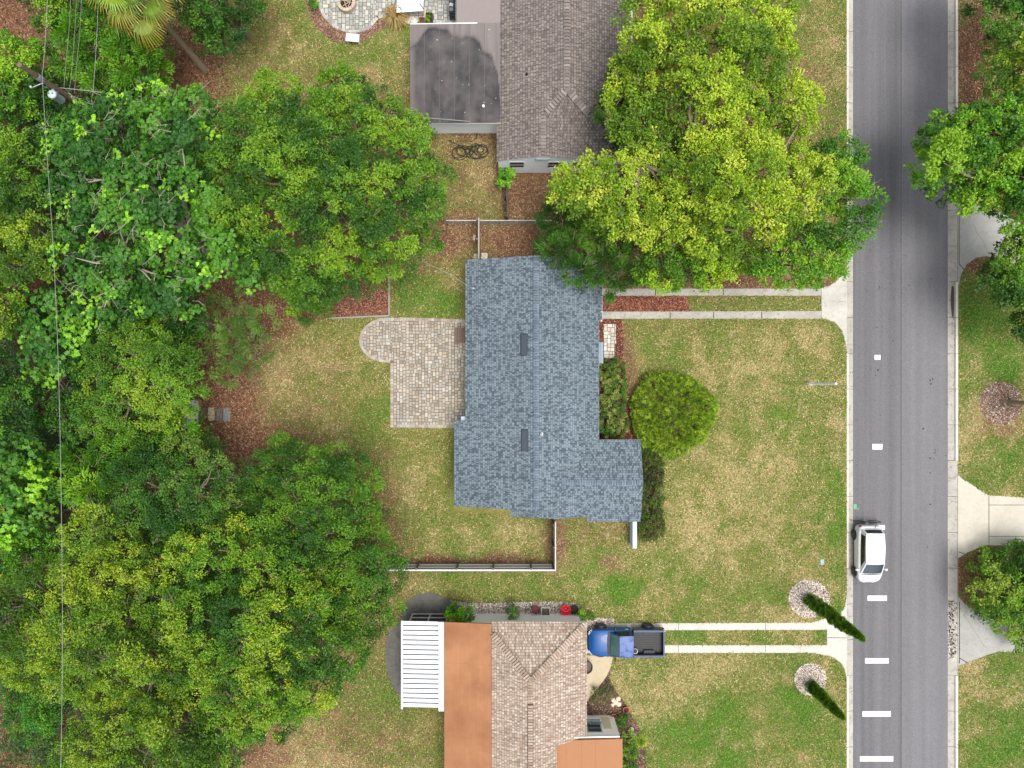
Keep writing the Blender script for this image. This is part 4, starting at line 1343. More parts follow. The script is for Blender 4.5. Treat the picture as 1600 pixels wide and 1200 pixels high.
def plank_fence(label, a, b, h, col, seed, lean=.0, tag_="wooden_fence", broken=False):
    t = thing(tag_, label, "fence", ((a[0] + b[0]) / 2, (a[1] + b[1]) / 2, 0))
    A = Vector(a); B = Vector(b); d = B - A; L = d.length; u = d / L; n = Vector((-u.y, u.x))
    rng = random.Random(seed); mb = MB(); k = 0
    while k < L:
        w = .13; hh = h * rng.uniform(.97, 1.02) * (rng.uniform(.6, 1.0) if broken else 1)
        p = A + u * k; q = A + u * (k + w); o = n * .012
        ofs = lean * rng.uniform(.3, 1.0) if broken else 0
        c = tuple(v * rng.uniform(.75, 1.15) for v in col)
        lo = [p - o, q - o, q + o, p + o]
        hi = [v + n * ofs for v in lo]
        mb.face([(*v, hh) for v in hi], c)
        for j in range(4):
            mb.face([(*lo[j], .03), (*lo[(j + 1) % 4], .03), (*hi[(j + 1) % 4], hh), (*hi[j], hh)], c)
        k += w + .012
    if not broken:
        q = [A + n * .045, A - n * .045, B - n * .045, B + n * .045]; mb.prism([tuple(v) for v in q], h + .03, h + .06, tuple(v * 1.15 for v in col))
    mb.build("plank", ANY, t)
    for z in (.3, h - .35):
        q = [A + n * .02, A + n * .07, B + n * .07, B + n * .02]; m = MB(); m.prism([tuple(v) for v in q], z, z + .08, col); m.build("rail", ANY, t)
    for s in (0.02, .5, .98):
        p = A + d * s + n * .11; m = MB(); m.obox((p.x, p.y, 0), (.09, .09, h - .1), 0, tuple(v * .7 for v in col)); m.build("post", ANY, t)


plank_fence("grey plank fence meeting the top corner of the blue grey roof", W2(750, 412), W2(750, 350), 1.7, srgb(142, 134, 124), 3)
plank_fence("dark broken plank fence below the aqua gable wall", W2(794, 346), W2(793, 282), 1.5, srgb(84, 76, 72), 4, lean=.16, broken=True)

# ------------------------------------------------------------ garden things
def stone_slab(name, label, cx, cy, w, h, col, rz=0, group=None, z=.05):
    mb = MB(); rng = random.Random(int(cx * 7 + cy))
    pts = []
    for k in range(16):
        a = k * 2 * math.pi / 16 + .2
        sx = math.copysign(abs(math.cos(a)) ** .35, math.cos(a)) * w / 2 * rng.uniform(.93, 1.03); sy = math.copysign(abs(math.sin(a)) ** .35, math.sin(a)) * h / 2 * rng.uniform(.93, 1.03)
        pts.append((sx * math.cos(rz) - sy * math.sin(rz), sx * math.sin(rz) + sy * math.cos(rz)))
    x, y = W2(cx, cy)
    mb.prism([(x + p[0], y + p[1]) for p in pts], 0, z, col)
    top = [(x + p[0] * .93, y + p[1] * .93, z + .012) for p in pts]; lo = [(x + p[0], y + p[1], z) for p in pts]
    mb.face(top, col)
    for k in range(16): mb.face([lo[k], lo[(k + 1) % 16], top[(k + 1) % 16], top[k]], col)
    o = mb.build(name, STONE); return tag(o, label, "paving slab", group)


STONE = attrmat("slab_stone", .9, .35, 10, .5)
stone_slab("stepping_stone", "tan rectangular slab, first of the row beside the white box", 330.5, 646.5, .44, .88, srgb(170, 156, 126))
stone_slab("stepping_stone", "dark mossy slab between the tan slab and the grey one by the box", 342.5, 648, .46, .86, srgb(104, 98, 90))
stone_slab("stepping_stone", "grey slab farthest from the box, at the lawn end of the row", 354.5, 648, .46, .9, srgb(122, 124, 124))
stone_slab("stepping_stone", "greenish brown pad touching the edge of the white box", 314, 646, .62, .86, srgb(92, 92, 72), z=.04)
stone_slab("stepping_stone", "pale slab left of the plank fence at the blue grey roof's top edge", 744, 402, .34, .5, srgb(186, 176, 156))
stone_slab("stepping_stone", "pale slab right of the plank fence at the blue grey roof's top edge", 757, 401, .42, .5, srgb(190, 182, 164), z=.055)


def shed():
    zt = .46
    t = thing("storage_box", "low white metal lidded box half hidden under leaves at the edge of the wood", "storage box", (*W2(298, 660), 0))
    x1 = W2(308.5, 0, zt)[0]; y0, y1 = W2(0, 694, zt)[1], W2(0, 625, zt)[1]; xm = x1 - .95
    ym = W2(0, 657, zt)[1]
    m = MB(); m.prism([(xm, y0), (x1, y0), (x1, ym - .012), (xm, ym - .012)], lambda x, y: zt - .04 + (x1 - x) * .05, lambda x, y: zt + (x1 - x) * .05)
    m.build("lid", plain("box_lid", srgb(216, 210, 208), .5, .08, 4), t)
    m = MB(); m.prism([(xm, ym + .012), (x1 - .1, ym + .012), (x1 - .1, y1), (xm, y1)], lambda x, y: zt - .06 + (x1 - x) * .05, lambda x, y: zt - .02 + (x1 - x) * .05)
    m.build("lid", plain("box_lid_dull", srgb(190, 186, 184), .5, .1, 4), t)
    m = MB(); m.box(xm + .04, x1 - .12, y0 + .05, y1 - .05, 0, zt - .07); m.build("box", WHITE_METAL, t)


shed()
# edging bricks laid along the shed
rngx = random.Random(8)
for k in range(14):
    if k in (4, 5, 6, 7): continue
    x, y = W2(312.5 + rngx.gauss(0, .4), 628 + k * 4.4); mbx = MB(); mbx.obox((x, y, 0), (.19, .11, .06), rngx.gauss(0, .12), tuple(v * rngx.uniform(.8, 1.1) for v in srgb(176, 110, 84)), bev=.008)
    tag(mbx.build("brick", ANY), ["topmost", "second", "third", "fourth", "", "", "", "", "fifth", "sixth", "seventh", "eighth", "ninth", "lowest"][k] + (" reddish brick of the ground row beside the white box" if k in (0, 13) else " reddish brick from the top in the ground row beside the white box"), "brick", "bricks edging the white box")


def timber():
    for (a, b, lab) in (((608, 430), (608.5, 493), "upright weathered plank edging on the right of the mulch square"), ((515, 497.5), (609, 493.5), "pale weathered plank edging below the mulch square")):
        mb = MB(); A = Vector(W2(*a)); B = Vector(W2(*b)); u = (B - A).normalized(); n = Vector((-u.y, u.x)) * .045
        mb.prism([tuple(A + n), tuple(A - n), tuple(B - n), tuple(B + n)], 0, .16)
        tag(mb.build("timber_edging", WOOD_GREY), lab, "edging")


timber()


def patio_bench():
    x, y = W2(720, 523, .45); t = thing("bench", "brown slatted bench on the pale patio against the house", "bench", (x, y, 0))
    for k in range(5):
        m = MB(); m.box(x - .36 + k * .145, x - .36 + k * .145 + .12, y - .52, y + .46, .40, .44, srgb(104, 80, 68)); m.build("slat", ANY, t)
    m = MB()
    for k in range(3): m.box(x + .36 + k * .02, x + .39 + k * .02, y - .58, y + .56, .48 + k * .12, .57 + k * .12, srgb(92, 70, 60))
    m.build("backrest", ANY, t)
    for sx in (-.3, .34):
        for sy in (-.46, .4):
            m = MB(); m.box(x + sx, x + sx + .06, y + sy, y + sy + .06, 0.05, .40 if sx < 0 else .85, srgb(84, 64, 54)); m.build("leg", ANY, t)


patio_bench()


def fire_pit():
    x, y = W2(543, 8); t = thing("fire_pit", "round stone fire pit with charred logs on the grey paver circle", "fire pit", (x, y, 0))
    rng = random.Random(2)
    for lv in range(3):
        m = MB()
        for k in range(16):
            a0 = (k + lv * .5) * 2 * math.pi / 16 + .02; a1 = a0 + 2 * math.pi / 16 - .04
            c = tuple(v * rng.uniform(.85, 1.1) for v in srgb(178, 166, 146))
            m.prism([(x + r * math.cos(a), y + r * math.sin(a)) for r, a in ((.40, a0), (.60, a0), (.60, a1), (.40, a1))], .05 + lv * .13, .05 + lv * .13 + .12, c)
        m.build("stone_ring", PAVER, t)
    m = MB(); m.lathe((x, y, .06), [(.0, .02), (.36, .03), (.4, .1)], 20, srgb(60, 50, 44)); m.build("ash", SOIL, t)
    for a, o in ((.5, .0), (1.9, .05), (2.8, -.06), (0.0, .08), (1.2, -.1)):
        m = MB(); d = Vector((math.cos(a), math.sin(a), .12)) * .3; c0 = Vector((x - o * math.sin(a) * 2, y + o * 2 * math.cos(a), .2 + abs(o)))
        m.tube([c0 - d, c0, c0 + d], [.028, .032, .024], 7, srgb(170, 150, 126)); m.build("log", ANY, t)


fire_pit()


def white_bench():
    x, y = W2(550.5, 58.5, .45); t = thing("bench", "plain white bench at the foot of the grey paver circle", "bench", (x, y, 0), -.1)
    m = MB(); m.obox((x, y, .40), (.86, .52, .05), -.1, (.62, .62, .60), bev=.01); m.build("seat", ANY, t)
    for sx in (-.36, .36):
        p = (x + sx, y - sx * .1, 0); m = MB(); m.obox(p, (.06, .44, .40), -.1, (.7, .7, .68)); m.build("leg", ANY, t)


white_bench()


def slatted_table():
    z = .75
    x, y = W2(641, 3, z); t = thing("patio_table", "white slatted patio table with dark braces beside the flat roof", "table", (x, y, 0), .06)
    m = MB()
    for k in range(9):
        m.obox((x + (k - 4) * .006, y - .56 + k * .16, z - .03), (1.72, .138, .03), .06, (.6, .6, .59))
    m.build("tabletop", ANY, t)
    for px, py, a in ((624.5, 12, -.9), (659, 10, -.9)):
        q = W2(px, py, z + .03); m = MB(); m.obox((*q, z + .002), (.42, .04, .02), a, (.03, .03, .03)); m.build("brace", ANY, t)
    for sx in (-.75, .75):
        for sy in (-.5, .6):
            m = MB(); m.obox((x + sx, y + sy, 0.05), (.06, .06, z - .08), 0, (.7, .7, .7)); m.build("leg", ANY, t)


slatted_table()


def planter_box(name, label, px, py, w, d, h, rz, colr, fill):
    x, y = W2(px, py, h); t = thing(name, label, "planter", (x, y, 0), rz)
    m = MB(); th = .035
    for dx, dy, a, b in ((0, d / 2, w, th), (0, -d / 2, w, th), (w / 2, 0, th, d - th), (-w / 2, 0, th, d - th)):
        ca, sa = math.cos(rz), math.sin(rz)
        m.obox((x + dx * ca - dy * sa, y + dx * sa + dy * ca, 0), (a, b, h), rz, colr)
    m.build("box", ANY, t)
    m = MB(); m.obox((x, y, 0), (w - th * 1.2, d - th * 1.2, h - .08), rz, fill); m.build("soil", SOIL, t)
    return t


planter_box("planter", "dark wooden planter box with a small green plant on the upper patio", 670.5, 27, .42, .58, .45, -.05, srgb(58, 46, 40), srgb(60, 46, 38))
planter_box("wooden_crate", "small brown wooden crate left of the dark planter on the upper patio", 659, 32, .34, .42, .3, 0, srgb(128, 96, 72), srgb(90, 70, 56))
m_ = MB(); p_ = W2(664.5, 24); m_.box(p_[0] - .05, p_[0] + .05, p_[1] - .45, p_[1] + .45, .05, .12, srgb(200, 176, 140))
tag(m_.build("wooden_board", ANY), "pale narrow board standing beside the dark planter on the upper patio", "board")


def shelf_rack():
    x, y = W2(709, 16); t = thing("storage_rack", "dark metal rack with grey bins against the north house's grey roof edge", "rack", (x, y, 0))
    for k in range(3):
        m = MB(); m.box(x - .22, x + .1, y - .75, y + .7, .3 + k * .4, .33 + k * .4, srgb(46, 48, 52)); m.build("shelf", ANY, t)
    for sx in (-.2, .06):
        for sy in (-.72, .66): m = MB(); m.box(x + sx, x + sx + .03, y + sy, y + sy + .03, .05, 1.3, srgb(40, 42, 46)); m.build("post", ANY, t)
    rng = random.Random(6)
    for k, c in enumerate((srgb(90, 96, 102), srgb(150, 158, 166), srgb(60, 64, 70), srgb(130, 140, 150), srgb(50, 52, 56))):
        m = MB(); m.obox((x - .06, y - .58 + k * .28, 1.13), (.24, .22, .12 + .03 * (k % 2)), rng.gauss(0, .1), c, bev=.015); tag(m.build("storage_bin", ANY), ["slate grey bin nearest the patio's lower end of the rack", "light grey bin second from the lower end of the rack", "dark bin in the middle of the rack by the roof edge", "blue grey bin second from the top of the rack", "black bin at the top end of the rack"][k], "bin")


shelf_rack()


def pot(name, label, px, py, r, h, col, soil=srgb(70, 54, 44), rim=None, fill=None, z0=0.0, cat="pot"):
    x, y = W2(px, py, h); t = thing(name, label, cat, (x, y, z0))
    m = MB(); m.lathe((x, y, z0), [(0, .004), (r * .68, .004), (r * .96, h * .86), (r * 1.06, h * .86), (r * 1.06, h), (r * .92, h), (r * .88, h * .8)], 20, col); m.build("bowl", ANY, t)
    m = MB(); m.lathe((x, y, z0), [(r * .9, h * .8), (r * .4, h * .84), (0.0, h * .83)], 16, soil); m.build("soil", SOIL, t)
    return t


pot("plant_pot", "dark red glazed pot with soil on the gravel, leftmost of the four", 837, 953, .25, .4, srgb(104, 44, 44), srgb(120, 70, 66))
tq = planter_box("planter", "square white planter full of dry soil on the gravel strip", 852.5, 956, .55, .5, .42, 0, srgb(212, 212, 206), srgb(96, 88, 78))
def red_tub():
    x, y = W2(884, 953, .4); t = thing("tub", "bright red plastic tub on the gravel by the cream wall", "tub", (x, y, 0))
    c = srgb(214, 24, 56)
    m = MB(); m.lathe((x, y, 0), [(0, .01), (.22, .01), (.30, .40), (.34, .40), (.34, .43), (.29, .43), (.27, .36), (.21, .05), (0, .05)], 26, c); m.build("bowl", ANY, t)
    m = MB(); m.tube([(x - .25, y + .1, .43), (x - .1, y - .05, .55), (x + .1, y - .05, .55), (x + .25, y + .1, .43)], .014, 6, srgb(240, 120, 130)); m.build("handle", ANY, t)
red_tub()
t_ = pot("plant_pot", "black round pot of dried twigs right of the red tub", 897.5, 952.5, .27, .36, srgb(30, 26, 26), srgb(58, 46, 40))
pot("plant_pot", "small brown pot near the truck's front corner", 925, 966, .14, .22, srgb(128, 70, 54))
pot("plant_pot", "terracotta ringed pot standing alone at the bed's lawn edge", 978.5, 1110, .20, .3, srgb(196, 98, 64))
pot("plant_pot", "pinkish terracotta pot beside the wall corner of the front bed", 959.5, 1120, .17, .26, srgb(204, 112, 92))
pot("plant_pot", "large dark bowl pot half hidden under the tan roof's street eave", 915.5, 1043, .42, .5, srgb(44, 40, 38), srgb(92, 84, 80))
pot("plant_pot", "small dark pot under the eave at the bottom of the front bed", 920, 1108, .2, .35, srgb(60, 58, 62))


def lamp_post():
    x, y = W2(1266.5, 599.5); t = thing("lamp_post", "plain white post standing on the front lawn near the kerb", "post", (x, y, 0))
    h = 3.55
    m = MB(); m.lathe((x, y, 0), [(.12, 0), (.12, .06), (.095, .1), (.085, .8), (.08, h)], 14, (.88, .88, .88)); m.build("pole", ANY, t)
    m = MB(); m.lathe((x, y, h), [(.065, 0), (.08, .02), (.08, .06), (.05, .09), (0, .1)], 14, (.75, .75, .76)); m.build("cap", ANY, t)
    m = MB(); m.lathe((x, y, 0), [(.16, 0), (.16, .03), (.1, .05)], 14, srgb(170, 162, 150)); m.build("base", ANY, t)
    m = MB(); m.tube([(x, y, 1.2), (x, y + .22, 1.2)], .02, 6, (.7, .7, .7)); m.build("ladder_bar", ANY, t)


lamp_post()
m_ = MB(); p_ = W2(1284.5, 878); m_.obox((*p_, 0), (.24, .36, .05), .05, srgb(150, 160, 168), bev=.012)
tag(m_.build("meter_cover", ANY), "small pale grey utility cover set in the lawn above the larger mulch ring", "utility cover")
m_ = MB(); p_ = W2(1337.5, 792); m_.obox((p_[0], p_[1], -.107), (.2, .32, .004), 0, srgb(90, 150, 120))
m_.obox((p_[0] + .18, p_[1] - .15, -.107), (.14, .06, .004), 0, srgb(90, 150, 120)); tag(m_.build("road_marking", ANY), kind="structure")
m_ = MB(); p_ = W2(741, 371.5); m_.obox((*p_, 0), (.16, .36, .09), -.2, srgb(180, 164, 146), bev=.01)
tag(m_.build("concrete_block", ANY), "small pale concrete block on brown litter left of the plank fence", "block")


def hose():
    mb = MB(); rng = random.Random(12); pts = []
    cx, cy = 734, 236
    a = 0; n = 380
    for k in range(n):
        t = k / n
        a = t * 2 * math.pi * 13
        ox = 18 * math.sin(t * 2 * math.pi * 1.6 + .4); oy = 4 * math.cos(t * 2 * math.pi * 2.3)
        r = 9 + 3.5 * math.sin(t * 17) + 2 * math.sin(t * 41)
        px = cx + ox + r * math.cos(a); py = cy + oy + r * .8 * math.sin(a)
        pts.append((*W2(px, py), .03 + .05 * (k % 7) / 7))
    pts = [(*W2(746, 211), .4), (*W2(745, 215), .05)] + [(*W2(738, 221), .03), (*W2(700, 220), .03)] + pts
    mb.tube(pts, .026, 5, srgb(30, 38, 28))
    tag(mb.build("garden_hose", ANY), "dark garden hose in a tangled coil on the grass under the flat roof", "hose")


hose()


def rocks():
    rng = random.Random(21)
    P_, G_, B_ = srgb(204, 188, 164), srgb(160, 158, 156), srgb(196, 190, 178)
    for px, py, r, col, lab in [(958, 1093, .15, P_, "pale rock at the upper left of the front bed's rock cluster"), (966, 1091, .16, P_, "pale rock at the upper right of the front bed's rock cluster"), (962, 1097, .17, P_, "largest pale rock in the middle of the front bed's cluster"),
                                (957, 1101, .12, P_, "small pale rock at the lower left of the front bed's cluster"), (967, 1100, .15, P_, "pale rock at the lower right of the front bed's cluster"), (986, 1139, .17, G_, "round grey rock near the lawn edge of the front bed"),
                                (991, 1148, .15, G_, "lowest grey rock beside the spiky plant in the front bed"), (638, 34, .22, B_, "pale boulder touching the dry straw coloured grass clump"), (647, 34, .24, B_, "pale boulder left of the wooden crate by the flat roof")]:
        x, y = W2(px, py)
        bm = bmesh.new(); bmesh.ops.create_icosphere(bm, subdivisions=2, radius=r)
        for v in bm.verts:
            v.co *= 1 + rng.uniform(-.13, .13); v.co.z *= .65
        me = bpy.data.meshes.new("rock"); bm.to_mesh(me); bm.free()
        at = me.attributes.new("col", 'FLOAT_COLOR', 'POINT'); at.data.foreach_set("color", np.tile(np.array([*col, 1.0]), len(me.vertices)).astype(np.float32))
        me.materials.append(STONE)
        o = bpy.data.objects.new("rock", me); COL.objects.link(o); o.location = (x, y, r * .4); o.rotation_euler = (0, 0, rng.uniform(0, 6))
        tag(o, lab, "rock")


rocks()

# ------------------------------------------------------------ vehicles
def paint(name, col, rough=.25, coat=.6, metal=0.0):
    return plain(name, col, rough, .04, 1.5, metal=metal, coat=coat)


def loft(mb, secs, col=(1, 1, 1), cap=True):
    """secs: list of (x, [(y,z)...]) half profiles from the bottom to the roof centre, mirrored"""
    rows = []
    for x, pr in secs:
        full = [(x, y, z) for y, z in pr] + [(x, -y, z) for y, z in pr[::-1] if y > 1e-6]
        rows.append(full)
    mb.grid(rows, col, smooth=True)
    if cap:
        mb.face(rows[0], col); mb.face(rows[-1][::-1], col)


def patch(mb, q, u0, u1, v0, v1, off, n=6, col=(1, 1, 1), bulge=0.0):
    """bilinear patch over quad q (bottom-left, bottom-right, top-right, top-left) moved off the surface"""
    a, b, c, d = [Vector(p) for p in q]
    nn = (b - a).cross(d - a).normalized()
    if nn.dot((a + b + c + d) / 4 - Vector((-.2 if abs(a.x) < 3 else 0, 0, 1.1))) < 0: nn = -nn
    rows = []
    for j in range(n + 1):
        v = v0 + (v1 - v0) * j / n; row = []
        for i in range(n + 1):
            u = u0 + (u1 - u0) * i / n
            p = (a * (1 - u) + b * u) * (1 - v) + (d * (1 - u) + c * u) * v
            row.append(p + nn * (off + bulge * (4 * u * (1 - u))))
        rows.append(row)
    mb.grid(rows, col, smooth=True)


def wheel(parent, c, side, r=.30, w=.19):
    m = MB(); s = side
    m.lathe(c, [(r * .62, -w / 2), (r * .93, -w / 2), (r, -w / 2 + .03), (r, w / 2 - .03), (r * .93, w / 2), (r * .62, w / 2)], 24, axis='y'); 
    wh = m.build("wheel", BLACK, parent)
    m = MB(); m.lathe((c[0], c[1] + s * (w / 2 - .035), c[2]), [(r * .64, s * .03), (r * .56, 0), (r * .2, s * .01), (.0, s * .02)], 20, axis='y')
    for k in range(5):
        a = k * 2 * math.pi / 5; d = Vector((math.cos(a), 0, math.sin(a))); p = Vector((c[0], c[1] + s * (w / 2 - .012), c[2]))
        m.tube([p + d * .04, p + d * r * .58], .022, 5)
    m.build("rim", RIM, wh)


RIM = plain("dark_rim", srgb(92, 92, 96), .4, .1, 6, metal=.4)
GLASS_CAR = plain("car_glass", srgb(44, 58, 68), .06, .25, 3, spec=.9, coat=.5)
GLASS_SIDE = plain("car_side_glass", srgb(22, 26, 28), .08, .25, 3, spec=.8)
LAMP = plain("lamp_lens", (.7, .72, .74), .15, .05, 10)
REDLAMP = plain("tail_lens", (.35, .02, .02), .2, .05, 10)


def hatchback():
    L_, Wd = 3.72, 1.62
    t = thing("parked_car", "small white hatchback with a bicycle behind it parked against the kerb", "car", (0, 0, 0), 0)
    m = MB(); hw = Wd / 2
    def sec(x, w, zb, zs, zt):
        return (x, [(w * .80, zb), (w * .97, zb + .06), (w, zb + .22), (w, zs - .12), (w * .965, zs - .02), (w * .88, zs + .015), (w * .5, zt), (0, zt + .015)])
    secs = [sec(-1.86, hw * .66, .34, .78, .80), sec(-1.83, hw * .78, .26, .88, .90), sec(-1.74, hw * .89, .22, .95, .97), sec(-1.5, hw * .965, .20, .97, .99), sec(-1.0, hw, .2, .96, .98), sec(0, hw, .2, .94, .96), sec(.7, hw * .99, .2, .92, .94), sec(1.0, hw * .975, .2, .90, .95), sec(1.3, hw * .95, .2, .85, .93), sec(1.55, hw * .88, .22, .76, .83), sec(1.74, hw * .74, .26, .66, .72), sec(1.84, hw * .52, .32, .58, .6), sec(1.87, hw * .36, .36, .52, .53)]
    loft(m, secs); body = m.build("body", WHITE_CAR, t)
    # cabin
    b0, b1 = -1.70, 1.20; r0, r1 = -1.46, .40; zb, zr = .94, 1.50; wb, wr = hw * .93, hw * .75
    FL, FR, RL, RR = (b1, wb * .92, zb - .01), (b1, -wb * .92, zb - .01), (b0, wb * .9, zb), (b0, -wb * .9, zb)
    fl, fr, rl, rr = (r1, wr, zr - .02), (r1, -wr, zr - .02), (r0, wr * .94, zr - .03), (r0, -wr * .94, zr - .03)
    quads = {'front': (FL, FR, fr, fl), 'rear': (RR, RL, rl, rr), 'left': (RL, FL, fl, rl), 'right': (FR, RR, rr, fr)}
    m = MB()
    for q in quads.values():
        patch(m, q, 0, 1, 0, 1, 0, 8, bulge=.05 if q in (quads['front'], quads['rear']) else .03)
    m.build("cabin", WHITE_CAR, t)
    m = MB(); patch(m, quads['front'], .05, .95, .10, .93, .008, 10, bulge=.05); m.build("windshield", GLASS_CAR, t)
    m = MB(); rows = []
    for u in range(13):
        yy = (-1 + 2 * u / 12) * hw * .80; bow = .07 * (1 - (yy / hw) ** 2)
        rows.append([(1.10 + bow, yy, 1.0 - .05 * (yy / hw) ** 2), (1.20 + bow, yy, .965 - .05 * (yy / hw) ** 2)])
    m.grid(rows, smooth=True); m.build("cowl", BLACK, t)
    m = MB(); patch(m, quads['front'], .14, .5, .10, .14, .020, 4, bulge=.05); patch(m, quads['front'], .5, .86, .10, .14, .020, 4, bulge=.05); m.build("wiper", BLACK, t)
    m = MB()
    for s in (1, -1): m.tube([(1.24, s * .58, .90), (1.45, s * .50, .872), (1.68, s * .34, .775)], .008, 4)
    m.tube([(1.70, -.34, .768), (1.74, 0, .752), (1.70, .34, .768)], .008, 4); m.build("bonnet_gap", GREY_METAL, t)
    m = MB(); patch(m, quads['rear'], .08, .92, .35, .96, .008, 8, bulge=.05); m.build("rear_window", GLASS_SIDE, t)
    for s, u in (('left', (.10, .86)), ('right', (.14, .90))):
        m = MB(); patch(m, quads[s], *u, .12, .86, .006, 8, bulge=.03); m.build("side_window", GLASS_SIDE, t)
    m = MB(); rows = []
    for k in range(9):
        x = r0 - .03 + (r1 - r0 + .07) * k / 8; zz = zr + .03 * math.sin(math.pi * k / 8)
        w = wr * (.93 + .075 * math.sin(math.pi * k / 8)) + .012
        rows.append([(x, w * math.cos(a), zz - .035 + .055 * math.sin(a)) for a in [math.pi * j / 12 for j in range(13)]])
    m.grid(rows, smooth=True); rf = m.build("roof", WHITE_CAR, t)
    m = MB()
    for s in (1, -1): m.box(r0 + .1, r1 - .1, s * wr * .80 - .008, s * wr * .80 + .008, zr - .0, zr + .028)
    m.build("roof_groove", GREY_METAL, rf)
    m = MB(); m.tube([(-1.05, .06, zr + .02), (-1.15, .06, zr + .12)], .012, 6); m.build("antenna", BLACK, rf)
    for s in (1, -1):
        m = MB(); m.lathe((.92, s * (hw + .12), .98), [(0, -.10), (.06, -.08), (.085, 0), (.06, .08), (0, .1)], 10, axis='y'); m.tube([(.90, s * hw * .94, .95), (.92, s * (hw + .05), .97)], .02, 6); m.build("wing_mirror", WHITE_CAR, t)
        m = MB(); p = [(1.42, s * .66, .835), (1.62, s * .58, .765), (1.70, s * .44, .735), (1.58, s * .46, .80)]; p = [(a + .0, b, c + .012) for a, b, c in p]; m.face(p if s > 0 else p[::-1]); m.build("headlight", LAMP, t)
        m = MB(); p = [(-1.845, s * .50, .62), (-1.79, s * .68, .62), (-1.77, s * .69, .92), (-1.83, s * .56, .92)]; p = [(a - .02, b + s * .02, c) for a, b, c in p]; m.face(p if s > 0 else p[::-1]); m.build("tail_light", REDLAMP, t)
        for x in (-1.18, 1.18):
            m = MB(); m.lathe((x, s * (hw - .02), .31), [(.35, -.02 * s), (.355, .026 * s), (.29, .028 * s)], 20, axis='y'); m.build("wheel_arch", BLACK, t)
            wheel(t, (x, s * (hw - .055), .29), s, .29, .18)
    m = MB(); m.tube([(1.8, -.3, .62), (1.85, 0, .62), (1.8, .3, .62)], .012, 5); m.build("grille_line", BLACK, t)
    x, y = W2(1351.2, 862.5)
    t.location = (x, y, -.105); t.rotation_euler = (0, 0, math.radians(-90))
    return t


WHITE_CAR = paint("white_car_paint", (.62, .62, .63), .35, .4)
hatchback()


def bicycle():
    x, y = W2(1352, 814); z0 = -.11
    t = thing("bicycle", "dark bicycle standing close behind the white hatchback", "bicycle", (x, y, z0))
    def tire(cx):
        m = MB(); rows = []
        for k in range(28):
            a = 2 * math.pi * k / 28; c = Vector((x + cx + .33 * math.cos(a), y, z0 + .34 + .33 * math.sin(a)))
            r = Vector((math.cos(a), 0, math.sin(a)))
            rows.append([c + (r * math.cos(b) + Vector((0, 1, 0)) * math.sin(b)) * .022 for b in [2 * math.pi * j / 6 for j in range(6)]])
        rows.append(rows[0]); m.grid(rows, smooth=True, close=True)
        for k in range(12):
            a = 2 * math.pi * k / 12; m.tube([(x + cx, y, z0 + .34), (x + cx + .32 * math.cos(a), y, z0 + .34 + .32 * math.sin(a))], .003, 3, cap=False)
        m.build("wheel", BLACK, t)
    tire(-.52); tire(.52)
    P = lambda a, b, c=0: (x + a, y + c, z0 + b)
    m = MB()
    for a, b in ((P(-.52, .34), P(-.12, .30)), (P(-.12, .30), P(-.25, .82)), (P(-.52, .34), P(-.22, .74)), (P(-.22, .74), P(.30, .80)), (P(-.12, .30), P(.32, .68)), (P(.30, .84), P(.52, .34))):
        m.tube([a, b], .018, 6)
    m.build("frame", BLACK, t)
    m = MB(); m.tube([P(.29, .86), P(.27, .98)], .014, 6); m.tube([P(.20, .98, .30), P(.27, .98, .1), P(.27, .98, -.1), P(.20, .98, -.30)], .016, 6); m.build("handlebar", BLACK, t)
    m = MB(); m.obox(P(-.27, .83), (.26, .14, .06), 0, bev=.02); m.build("saddle", BLACK, t)
    m = MB(); m.lathe(P(-.12, .30, .05), [(.0, 0), (.1, 0), (.1, .01), (0, .01)], 14, axis='y'); m.tube([P(-.12, .30, .06), P(-.08, .14, .08), P(-.08, .14, .17)], .012, 5); m.build("crank", GREY_METAL, t)


bicycle()


